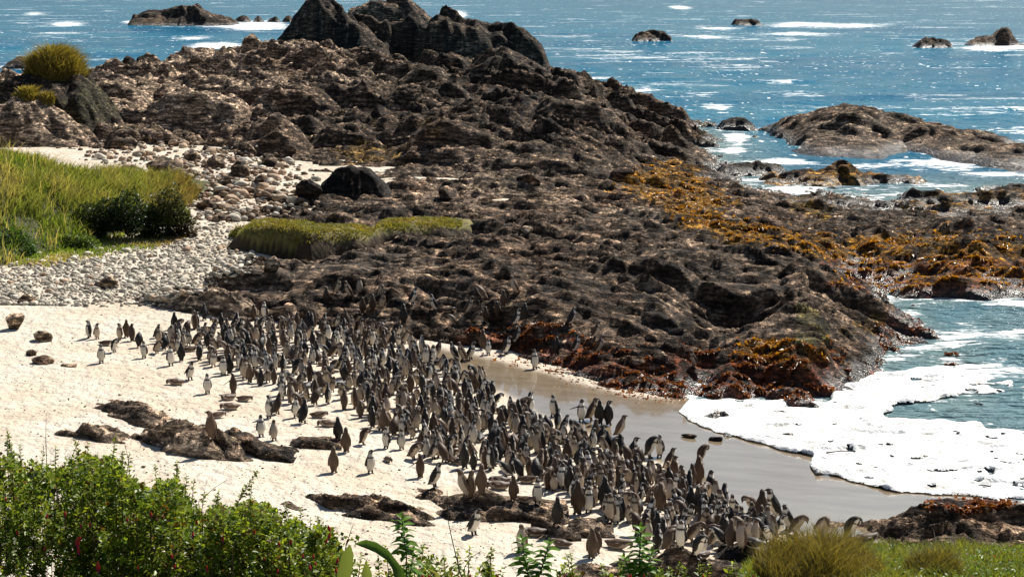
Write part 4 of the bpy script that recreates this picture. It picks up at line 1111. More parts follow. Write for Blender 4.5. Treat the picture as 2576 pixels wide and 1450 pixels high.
# upright shoots with big separate leaves
def leaf_mesh(name, L, W, seed):
    r = random.Random(seed); V = []; F = []; n = 6
    for i in range(n + 1):
        t = i / n; w = W * math.sin(math.pi * (t * .92 + .04)) ** .8
        y = L * t; z = -L * .35 * t * t
        V += [(-w / 2, y, z + .15 * w), (0, y, z), (w / 2, y, z + .15 * w)]
    for i in range(n):
        for k in (0, 1): F.append((i * 3 + k, i * 3 + k + 1, (i + 1) * 3 + k + 1, (i + 1) * 3 + k))
    c = np.array((.13, .24, .028)) * r.uniform(.75, 1.2)
    C = np.repeat(c[None], len(V), 0)
    me = make_mesh(name, np.array(V), np.array(F), C, None, True); me.materials.append(LEAF); return me
BIGLEAF = [leaf_mesh('leaf', .078, .036, i) for i in range(4)]
OLDLEAF = [leaf_mesh('leaf', .095, .045, 10 + i) for i in range(3)]

def shoot(name, label, stems_uv, seed, Yd=11.5):
    r = random.Random(seed)
    u0 = stems_uv[0][0][0]
    bx = (u0 - CU) / FPX * Yd
    gz = float(hill_h(np.array([bx]), np.array([Yd]))[0])
    root = link(name, None, None, None, label, 'plant'); root.location = (bx, Yd, gz)
    org = Vector((bx, Yd, gz))
    for (ut, vt), (ub, vb), nl in stems_uv:
        xt, zt = ZY(ut, vt, Yd); xb, zb = ZY(ub, vb, Yd)
        tip = Vector((xt, Yd, zt)); base = Vector((xb, Yd, min(zb, gz + .05))); low = Vector((xb, Yd, zb))
        V, F = tube([base - org, low - org, tip - org], .006, .003, 6)
        link('stem', make_mesh('stem', V, F, np.broadcast_to(np.array((.09, .10, .03)), V.shape)), WOOD, root)
        d = tip - low
        for j in range(nl):
            t = 1 - j / nl
            p = low + d * t; a = j * 2.399 + r.uniform(-.3, .3)
            o = link('leaf', r.choice(BIGLEAF if j < nl * .6 else OLDLEAF), None, root)
            o.location = p - org
            o.rotation_euler = (math.radians(55 - 40 * min(1, j / 8)), r.uniform(-.3, .3), a)
            s = (.55 + .5 * min(1, j / 6)) * r.uniform(.85, 1.15); o.scale = (s, s, s)
    return root

shoot('leafy_shoot', 'upright leafy green shoot rising beside the arched strap leaf', [((1010, 1298), (1022, 1400), 44), ((1040, 1385), (1030, 1450), 18)], 1)
shoot('leafy_shoot', 'forked pair of leafy green shoots in the middle of the bottom edge', [((1312, 1352), (1328, 1450), 40), ((1382, 1362), (1355, 1450), 36)], 2)
shoot('leafy_shoot', 'thick leafy green shoot in front of the lower crowd', [((1612, 1325), (1606, 1450), 48), ((1570, 1400), (1590, 1460), 22), ((1640, 1385), (1620, 1450), 20)], 3)

def strap_plant():
    Yd = 9.0; bx = (905 - CU) / FPX * Yd
    root = link('strap_leaf_plant', None, None, None, 'plant with broad smooth strap leaves at the bottom edge', 'plant')
    gz = float(hill_h(np.array([bx]), np.array([Yd]))[0]); root.location = (bx, Yd, gz)
    def strap(pts, w0, w1, col):
        V = []; F = []
        for i, (u, v, dy) in enumerate(pts):
            x, z = ZY(u, v, Yd + dy); t = i / (len(pts) - 1); w = w0 + (w1 - w0) * t
            if t > .8: w *= max(.12, (1 - t) / .2)
            c = Vector((x - bx, dy, z - gz))
            nx = Vector((1, 0, 0)) if abs(pts[min(i + 1, len(pts) - 1)][0] - pts[max(i - 1, 0)][0]) < abs(pts[min(i + 1, len(pts) - 1)][1] - pts[max(i - 1, 0)][1]) else Vector((.1, .5, .85))
            V += [c - nx * w / 2, c + Vector((0, .012, -.008)), c + nx * w / 2]
        for i in range(len(pts) - 1):
            for k in (0, 1): F.append((i * 3 + k, i * 3 + k + 1, (i + 1) * 3 + k + 1, (i + 1) * 3 + k))
        V = np.array([v[:] for v in V])
        link('leaf', make_mesh('leaf', V, np.array(F), np.broadcast_to(np.array(col), V.shape), None, True), LEAF, root)
    g1 = (.07, .13, .03); g2 = (.16, .20, .07)
    strap([(852, 1600, 0), (858, 1500, 0), (866, 1440, 0), (874, 1395, 0), (880, 1368, 0)], .085, .06, g2)
    strap([(985, 1560, .1), (1010, 1470, .15), (1000, 1430, .2), (975, 1395, .25), (945, 1375, .3), (918, 1366, .32), (893, 1366, .34)], .06, .055, g1)
    strap([(930, 1600, -.2), (925, 1500, -.2), (922, 1440, -.2), (920, 1410, -.2)], .06, .05, g2)
    strap([(1120, 1560, .1), (1110, 1480, .1), (1095, 1440, .1), (1075, 1428, .1)], .05, .03, (.2, .2, .09))
strap_plant()

def stalk(label, pts, Yd, r0=.004, col=(.06, .05, .02)):
    P3 = []
    for (u, v) in pts:
        x, z = ZY(u, v, Yd); P3.append((x, Yd, z))
    gz = float(hill_h(np.array([P3[0][0]]), np.array([Yd]))[0])
    P3 = [(P3[0][0], Yd, gz)] + P3
    o3 = np.array(P3[0]); V, F = tube(P3, r0, r0 * .4, 5)
    o = link('dry_stalk', make_mesh('dry_stalk', V - o3, F, np.broadcast_to(np.array(col), V.shape)), WOOD, None, label, 'stalk'); o.location = o3
stalk('thin straight dark stalk standing above the leftmost fuchsia shrub', [(118, 1180), (115, 1100), (116, 1038)], 14)
stalk('thin dark stalk slanting right above the leftmost fuchsia shrub', [(180, 1150), (205, 1090), (228, 1052)], 14)
stalk('short dark stalk beside the upright tip of the red flowered fuchsia', [(325, 1180), (322, 1150), (312, 1110)], 14)
stalk('bare curved stalk slanting up beside the long leaning sprig', [(500, 1260), (540, 1225), (572, 1205)], 14)
stalk('tall thin stalk rising in front of the black faced ledge', [(1160, 1450), (1140, 1370), (1127, 1310), (1124, 1232)], 11, .005)
stalk('short thin stalk left of the upright leafy shoot', [(868, 1380), (880, 1340), (888, 1318)], 12)
stalk('pale dead curling stalk right of the strap leaves', [(1170, 1450), (1168, 1425), (1185, 1400), (1210, 1385), (1222, 1392)], 12, .004, (.3, .25, .12))
stalk('reddish stick leaning in the sand below the brown penguins', [(1465, 1445), (1480, 1425), (1490, 1408)], 12, .004, (.09, .05, .02))

# grassy ground at the lower right
def front_grass():
    r = np.random.default_rng(81)
    u = r.uniform(1800, 2900, 60000); Yd = r.uniform(12.2, 17.2, 60000)
    x = (u - CU) / FPX * Yd; z = hill_h(x, Yd)
    uu, vv = UV(x, Yd, z); ok = (vv < 1500) & (uu > 1840 + 60 * vnoise(x * 3, Yd * 3, 83))
    roots = np.stack([x, Yd, z - .01], -1)[ok][:26000]
    n = fbm(roots[:, 0] / .35, roots[:, 1] / .5, 85, 3)[:, None]
    col = np.array((.10, .17, .022)) * (1 - n) + np.array((.24, .24, .05)) * n
    h = .06 + .17 * n[:, 0] * r.uniform(.5, 1.5, len(roots))
    V, F, C = blades(roots, h, .010, col, 87, .6, (.1, 0))
    link('front_grass', make_mesh('front_grass', V, F, C), GRASS, None, 'short bright green grass along the lower right edge', 'grass', None, 'stuff')
    m = r.integers(0, len(roots), 5200)
    p = roots[m] + np.array((0, 0, 1)) * r.uniform(.02, .10, len(m))[:, None]
    d = r.normal(size=(len(m), 3)); d[:, 2] = abs(d[:, 2]) * .5
    col = np.where(r.random(len(m))[:, None] < .08, np.array((.25, .06, .03)), np.array((.12, .20, .03)))
    V, F, C = leaf_cloud(p, d, np.full(len(m), .035), np.full(len(m), .02), col, 89)
    link('ground_herbs', make_mesh('ground_herbs', V, F, C), LEAF, None, 'small leafy herbs among the bright grass at the lower right', 'herbs', None, 'stuff')
front_grass()

def tussock(label, x, y, z, rad, h, n, col, seed, bw=.012, dome=.55, cat='tussock'):
    r = np.random.default_rng(seed)
    a = r.uniform(0, 6.28, n); q = np.sqrt(r.random(n)) * rad
    root = link('tussock', None, None, None, label, cat); root.location = (x, y, z)
    px, py = q * np.cos(a), q * np.sin(a)
    zz = dome * h * np.sqrt(np.clip(1 - (q / rad) ** 2, 0, 1))
    roots = np.stack([px, py, zz - .02], -1)
    hh = h * (.35 + .45 * (1 - (q / rad) ** 2)) * (.6 + .8 * vnoise(px / rad * 2.3 + seed, py / rad * 2.3, seed))
    V, F, C = blades(roots, hh, bw, np.array(col) * r.uniform(.7, 1.3, (n, 1)), seed + 1, .7, (0.15, 0))
    link('blades', make_mesh('blades', V, F, C), GRASS, root, kind='stuff')
    bm = bmesh.new(); bmesh.ops.create_icosphere(bm, subdivisions=3, radius=1.0)
    W = np.array([v.co[:] for v in bm.verts]); T = np.array([[w.index for w in f.verts] for f in bm.faces]); bm.free()
    W = W * (1 + .25 * (fbm(W[:, 0] * 2 + seed, W[:, 1] * 2 + W[:, 2], seed, 3) - .5))[:, None] * np.array((rad * .95, rad * .95, dome * h))
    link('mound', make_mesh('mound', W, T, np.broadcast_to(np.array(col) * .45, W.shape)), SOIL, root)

for (lab, u, v, Yd, rad, h, n, col, sd, bw) in (
    ('soft brown green tussock standing against the wet sand at the lower right', 2058, 1432, 13.0, .50, .40, 5200, (.19, .155, .045), 91, .006),
    ('dark brown green tussock in the grass near the right corner', 2345, 1440, 13.0, .22, .30, 2200, (.17, .15, .045), 92, .006)):
    x, z = ZY(u, v, Yd)
    tussock(lab, float(x), Yd, float(z), rad, h, n, col, sd, bw, .2)
for (lab, u, vb, wpx, hpx, n, col, sd, push) in (
    ('big round golden green tussock on the knoll at the upper left', 140, 212, 170, 92, 6500, (.20, .165, .045), 93, 0),
    ('small yellowish tussock on the pale outcrop at the left edge', 68, 256, 76, 36, 1600, (.23, .19, .05), 94, -5.5),
    ('small round tussock right of the yellowish one on the pale outcrop', 117, 262, 44, 30, 1100, (.20, .16, .05), 95, -5.5)):
    Yd = 119.0 + push; x, z = ZY(u, vb, Yd)
    rad = wpx / 2 * Yd / FPX * .85; h = hpx * Yd / FPX
    tussock(lab, float(x), Yd, float(z), rad, h, n, col, sd, .10, .62)
for (lab, u, v, s, col, sd) in (('dry grass tuft on the crest of the light brown ridge, below the gull', 700, 152, 1.5, (.22, .18, .07), 96), ('olive grass tuft on the ridge right of the gull', 800, 158, 1.0, (.17, .14, .05), 97), ('round olive grass tuft at the left end of the turf mound', 605, 600, .9, (.12, .12, .03), 98)):
    p = hit([u], [v], 66, 160)[0]
    tussock(lab, p[0], p[1], p[2], s * .55, s * .55, 500, col, sd, .06)

# leafy bushes on the bank
def bush(label, u, v, Y, rx, rz, n, col, seed, leaf=.13):
    r = np.random.default_rng(seed); x, z = ZY(u, v, Y); x = float(x); z = float(z)
    root = link('bank_bush', None, None, None, label, 'bush'); root.location = (x, Y, z)
    d = r.normal(size=(n, 3)); d /= np.linalg.norm(d, axis=1)[:, None]; d[:, 2] = np.abs(d[:, 2])
    k = r.random(n) ** .4
    cl = .7 + .6 * fbm(d[:, 0] * 3 + seed, d[:, 2] * 3, seed, 2)
    p = d * (k * cl)[:, None] * np.array((rx, rx * .7, rz))
    dd = d + r.normal(size=(n, 3)) * .6
    V, F, C = leaf_cloud(p, dd, np.full(n, leaf), np.full(n, leaf * .6), np.array(col) * r.uniform(.5, 1.6, (n, 1)), seed)
    link('foliage', make_mesh('foliage', V, F, C), LEAF, root, kind='stuff')
    st = []
    for i in range(9):
        a = i * .7; V, F = tube([(0, 0, -.3), (rx * .3 * math.cos(a), rx * .2 * math.sin(a), rz * .4), (rx * .6 * math.cos(a), rx * .4 * math.sin(a), rz * .8)], .04, .012, 4); st.append((V, F, np.array((.06, .045, .03))))
    link('stems', make_mesh('stems', *merge(st)), WOOD, root, kind='stuff')
for i, (lab, u, v, Y, rx, rz, n, col) in enumerate((
    ('dark glossy leafed bush in the lower left corner of the grass bank', 20, 668, 69.5, 1.4, 1.5, 2600, (.045, .10, .018)),
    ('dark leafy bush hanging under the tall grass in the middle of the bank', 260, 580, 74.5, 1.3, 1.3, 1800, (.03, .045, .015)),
    ('bright green leafy growth spilling down the left of the bank', 110, 610, 73.0, 1.2, 1.0, 1600, (.09, .14, .025)),
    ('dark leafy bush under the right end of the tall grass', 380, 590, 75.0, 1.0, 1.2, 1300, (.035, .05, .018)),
    ('bright green leafy patch low on the bank above the cobbles', 195, 625, 72.0, .9, .6, 900, (.10, .15, .03)),
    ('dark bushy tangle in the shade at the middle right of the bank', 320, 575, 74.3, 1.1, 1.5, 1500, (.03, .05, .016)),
    ('olive brushy growth above the dark bushes near the bank end', 425, 560, 75.2, 1.0, 1.5, 1300, (.07, .08, .025)),
    ('brown stemmed bush at the right end of the grass bank', 455, 600, 75.5, .75, 1.5, 1100, (.075, .055, .025)))):
    bush(lab, u, v, Y - .3, rx, rz, int(n * 2.2), col, 900 + i)

# turf mound with an eroded edge
def turf():
    r = Ridge([(575, 640), (590, 596), (630, 566), (660, 560), (760, 566), (900, 572), (935, 576), (960, 562), (1060, 556), (1180, 560), (1215, 585)], [(575, 628), (640, 634), (780, 645), (920, 628), (960, 612), (1215, 596)], 5.5, 1.35, crest=.34, front=.13, detail=0, floor=-.3)
    nx, ny = 170, 90
    xs = np.linspace(r.x0, r.x1, nx); ys = np.linspace(r.y0 - .4, r.y1 + .2, ny)
    Xg, Yg = np.meshgrid(xs, ys); xf, yf = Xg.ravel(), Yg.ravel()
    z = r.height(xf, yf, 0 * xf) + .30 * (fbm(xf / .6, yf / .5, 801, 4) - .5)
    keep = quad_any(z > 1.15, ny, nx)
    u, v = UV(xf, yf, z)
    n = fbm(xf / .7, yf / .7, 811, 3)[:, None]
    c = np.array((.10, .10, .025)) * (1 - n) + np.array((.17, .13, .05)) * n
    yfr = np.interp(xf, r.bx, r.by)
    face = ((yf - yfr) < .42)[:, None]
    c = np.where(face, np.array((.05, .034, .018)) * (.5 + n), c)  # bare soil of the eroded front, its shade darkened into the colour
    ox, oy = (r.x0 + r.x1) / 2, (r.y0 + r.y1) / 2
    root = link('turf_mound', None, None, None, 'low flat turf mound with an undercut brown front on the rocks', 'turf mound'); root.location = (ox, oy, 1.35)
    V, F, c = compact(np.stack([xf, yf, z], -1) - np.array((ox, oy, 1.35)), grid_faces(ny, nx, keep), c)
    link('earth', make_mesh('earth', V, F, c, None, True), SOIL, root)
    g = np.random.default_rng(83); x = g.uniform(r.x0, r.x1, 30000); y = g.uniform(r.y0, r.y1, 30000); zz = r.height(x, y, 0 * x); yfr = np.interp(x, r.bx, r.by)
    ok = (zz > 1.75) & (y - yfr > .1); x, y, zz = x[ok][:9000], y[ok][:9000], zz[ok][:9000]
    n = fbm(x / .9, y / 1.2, 821, 3)[:, None]
    col = np.array((.12, .15, .025)) * (1 - n) + np.array((.25, .19, .06)) * n
    V, F, C = blades(np.stack([x - ox, y - oy, zz - 1.35], -1), .10 + .16 * fbm(x / .5, y / .5, 823, 3), .05, col, 84, .8, (-.1, -.25))
    link('grass', make_mesh('grass', V, F, C), GRASS, root, kind='stuff')
turf()

# ------------------------------------------------------------------ penguins
UP = [(0, 40, .012, .008), (.06, 40, .052, .036), (.07, 25, .088, .078), (.09, 6, .108, .102), (.10, 2, .106, .103), (.08, -3, .090, .086),
      (.06, -5, .064, .064), (.042, 0, .050, .053), (.04, 18, .049, .055), (.032, 48, .042, .046), (.025, 82, .026, .028), (.03, 96, .014, .016), (.036, 100, .004, .005)]
# pose: pitch added along the spine (body, neck, head), head yaw, flipper spread, tail height, tail start y
POSES = {
    'upright': dict(body=0, neck=0, head=0, yaw=0, spread=.05, y0=-.10, z0=.03),
    'looking_left': dict(body=2, neck=0, head=0, yaw=70, spread=.08, y0=-.10, z0=.03),
    'looking_right': dict(body=2, neck=0, head=-8, yaw=-75, spread=.05, y0=-.10, z0=.03),
    'leaning': dict(body=26, neck=10, head=-14, yaw=15, spread=.12, y0=-.20, z0=.06),
    'hunched': dict(body=34, neck=34, head=15, yaw=-25, spread=.08, y0=-.20, z0=.07),
    'bowed': dict(body=14, neck=75, head=70, yaw=20, spread=.12, y0=-.14, z0=.05),
    'calling': dict(body=-4, neck=-8, head=-55, yaw=0, spread=.2, y0=-.09, z0=.03),
    'spread': dict(body=2, neck=0, head=-5, yaw=25, spread=1.0, y0=-.10, z0=.03),
    'lying': dict(body=84, neck=60, head=20, yaw=40, spread=.10, y0=-.27, z0=.10),
}
ADULT = dict(back=(.020, .016, .014), belly=(.74, .68, .58), head=(.018, .015, .014), stripe=(.70, .66, .60), band=(.02, .017, .015))
BROWNED = dict(back=(.075, .043, .025), belly=(.56, .45, .33), head=(.055, .034, .021), stripe=(.34, .28, .22), band=(.06, .042, .03))
JUV = dict(back=(.115, .072, .045), belly=(.46, .38, .30), head=(.10, .064, .042), stripe=(.24, .18, .13), band=(.46, .38, .30))

def penguin_mesh(name, pose, pl, voxel=.0105, ratio=.42):
    q = POSES[pose]
    pts = []; y, z = q['y0'], q['z0']
    N = len(UP); cum = 0
    for i, (L, a, rx, ry) in enumerate(UP):
        extra = q['body'] * min(1, i / 2.0)
        if i >= 5: extra += q['neck'] * min(1, (i - 4) / 3.0) - (q['body'] * min(1, (i - 4) / 4.0) if pose in ('leaning',) else 0)
        if i >= 8: extra += q['head']
        if pose == 'lying' and i >= 5: extra -= 84 * min(1, (i - 4) / 3.0) * .9
        if pose == 'lying' and i <= 1: extra = 55
        an = math.radians(a + extra)
        y += L * math.sin(an); z += L * math.cos(an); cum += L
        pts.append((y, z, an, rx, ry, cum))
    # refine
    tt = np.array([p[5] for p in pts]); fine = np.interp(np.linspace(0, N - 1, 46), np.arange(N), tt)
    A = np.array(pts)
    def ip(k): return np.interp(fine, tt, A[:, k])
    Yc, Zc, An, Rx, Ry = ip(0), ip(1), ip(2), ip(3), ip(4)
    seg = np.interp(fine, tt, np.arange(N))
    yaw = np.radians(q['yaw']) * np.clip((seg - 5.5) / 2.0, 0, 1)
    ny0 = float(np.interp(6, np.arange(N), A[:, 0]))
    M = 20; V = []; C = []; F = []
    for i in range(len(fine)):
        tdir = np.array((0, math.sin(An[i]), math.cos(An[i]))); ven = np.array((0, math.cos(An[i]), -math.sin(An[i])))
        for k in range(M):
            ph = 2 * math.pi * k / M
            o = np.array((Rx[i] * math.sin(ph), 0, 0)) + ven * Ry[i] * math.cos(ph)
            p = np.array((0, Yc[i], Zc[i])) + o
            cy, sy = math.cos(yaw[i]), math.sin(yaw[i])
            p = np.array((p[0] * cy - (p[1] - ny0) * sy, p[0] * sy + (p[1] - ny0) * cy + ny0, p[2]))
            V.append(p)
            ventral = math.cos(ph); s = seg[i]
            if s < 1.2: c = pl['back']
            elif s < 6.0:
                lim = .18 if s > 2 else .45
                c = pl['belly'] if ventral > lim else pl['back']
                if lim < ventral < lim + .16 and 2.2 < s < 5.2 and pl is ADULT: c = pl['band']
                if 5.05 < s < 5.5 and ventral > -.2: c = pl['band']
            elif s < 6.6: c = pl['belly'] if ventral > -.1 else pl['back']
            elif s < 9.3:
                c = pl['head']
                if 7.2 < s < 9.0 and -.45 < ventral < .0: c = pl['stripe']
                if 6.5 < s < 7.2 and ventral > -.4: c = pl['stripe']
            elif s < 10.1: c = (.16, .075, .06) if ventral > .2 else pl['head']
            else: c = (.03, .027, .025)
            C.append(c)
    for i in range(len(fine) - 1):
        for k in range(M):
            F.append((i * M + k, i * M + (k + 1) % M, (i + 1) * M + (k + 1) % M, (i + 1) * M + k))
    F.append(tuple(range(M))[::-1]); F.append(tuple((len(fine) - 1) * M + k for k in range(M)))
    def add_loft(cs, ws, ths, wdir, tdir, col, under=None):
        n0 = len(V); m = 8
        for (c, w, t) in zip(cs, ws, ths):
            for k in range(m):
                a = 2 * math.pi * k / m
                V.append(np.array(c) + np.array(wdir) * w * math.cos(a) + np.array(tdir) * t * math.sin(a)); C.append(col)
        for i in range(len(cs) - 1):
            for k in range(m):
                F.append((n0 + i * m + k, n0 + i * m + (k + 1) % m, n0 + (i + 1) * m + (k + 1) % m, n0 + (i + 1) * m + k))
        F.append(tuple(n0 + k for k in range(m))[::-1]); F.append(tuple(n0 + (len(cs) - 1) * m + k for k in range(m)))
    sh = np.array((0, A[5][0], A[5][1])); an = A[4][2]
    down = np.array((0, -math.sin(an), -math.cos(an))); ven = np.array((0, math.cos(an), -math.sin(an)))
    for sx in (-1, 1):
        sp = q['spread'] if pose != 'spread' or sx == 1 else .75
        d = down * math.cos(sp * 1.3) + np.array((sx, 0, 0)) * math.sin(sp * 1.3); d = d / np.linalg.norm(d)
        st = sh + np.array((sx * .070, 0, 0)) - ven * .01
        outw = np.array((sx * (.024 if sp < .5 else 0.0), 0, 0))
        cs = [st, st + d * .06 + outw * 1.1, st + d * .13 + outw * 1.5 - ven * .006, st + d * .20 + outw * 1.3 - ven * .014, st + d * .25 + outw * 1.0 - ven * .02]
        nrm = np.cross(d, ven)
        add_loft(cs, [.026, .034, .033, .025, .008], [.016, .012, .010, .009, .006], ven, nrm, pl['back'])
    if pose != 'lying':
        fy = A[3][0] * .55 + A[2][0] * .1
        for sx in (-1, 1):
            add_loft([(sx * .045, fy - .01, .17), (sx * .045, fy, .08), (sx * .045, fy + .01, .02)], [.034, .026, .022], [.034, .026, .022], (1, 0, 0), (0, 1, 0), pl['back'])
            add_loft([(sx * .045, fy - .025, .012), (sx * .048, fy + .03, .014), (sx * .052, fy + .075, .009)], [.018, .030, .034], [.012, .012, .009], (1, 0, 0), (0, 0, 1), (.05, .04, .038))
    V = np.array(V); C = np.array(C)
    if pose == 'lying': V[:, 2] -= V[:, 2].min() + .012
    tmp = bpy.data.meshes.new('tmp'); tmp.from_pydata([tuple(v) for v in V], [], F); tmp.update()
    ob = bpy.data.objects.new('tmp', tmp); COL.objects.link(ob)
    md = ob.modifiers.new('r', 'REMESH'); md.mode = 'VOXEL'; md.voxel_size = voxel
    ms = ob.modifiers.new('s', 'SMOOTH'); ms.iterations = 2; ms.factor = .4
    mdc = ob.modifiers.new('d', 'DECIMATE'); mdc.ratio = ratio
    dg = bpy.context.evaluated_depsgraph_get(); dg.update()
    me = bpy.data.meshes.new_from_object(ob.evaluated_get(dg)); me.name = name
    bpy.data.objects.remove(ob); bpy.data.meshes.remove(tmp)
    kd = kdtree.KDTree(len(V))
    for i, p in enumerate(V): kd.insert(p, i)
    kd.balance()
    a = me.color_attributes.new('col', 'FLOAT_COLOR', 'POINT')
    cc = np.ones((len(me.vertices), 4), np.float32)
    for v in me.vertices:
        cc[v.index, :3] = C[kd.find(v.co)[1]]
    a.data.foreach_set('color', cc.ravel())
    me.polygons.foreach_set('use_smooth', np.ones(len(me.polygons), bool))
    me.materials.append(FEATHER)
    return me

PLUM = {'adult': ADULT, 'browned': BROWNED, 'juvenile': JUV}
PMESH = {(p, k): penguin_mesh('penguin', p, PLUM[k]) for p in POSES for k in PLUM}

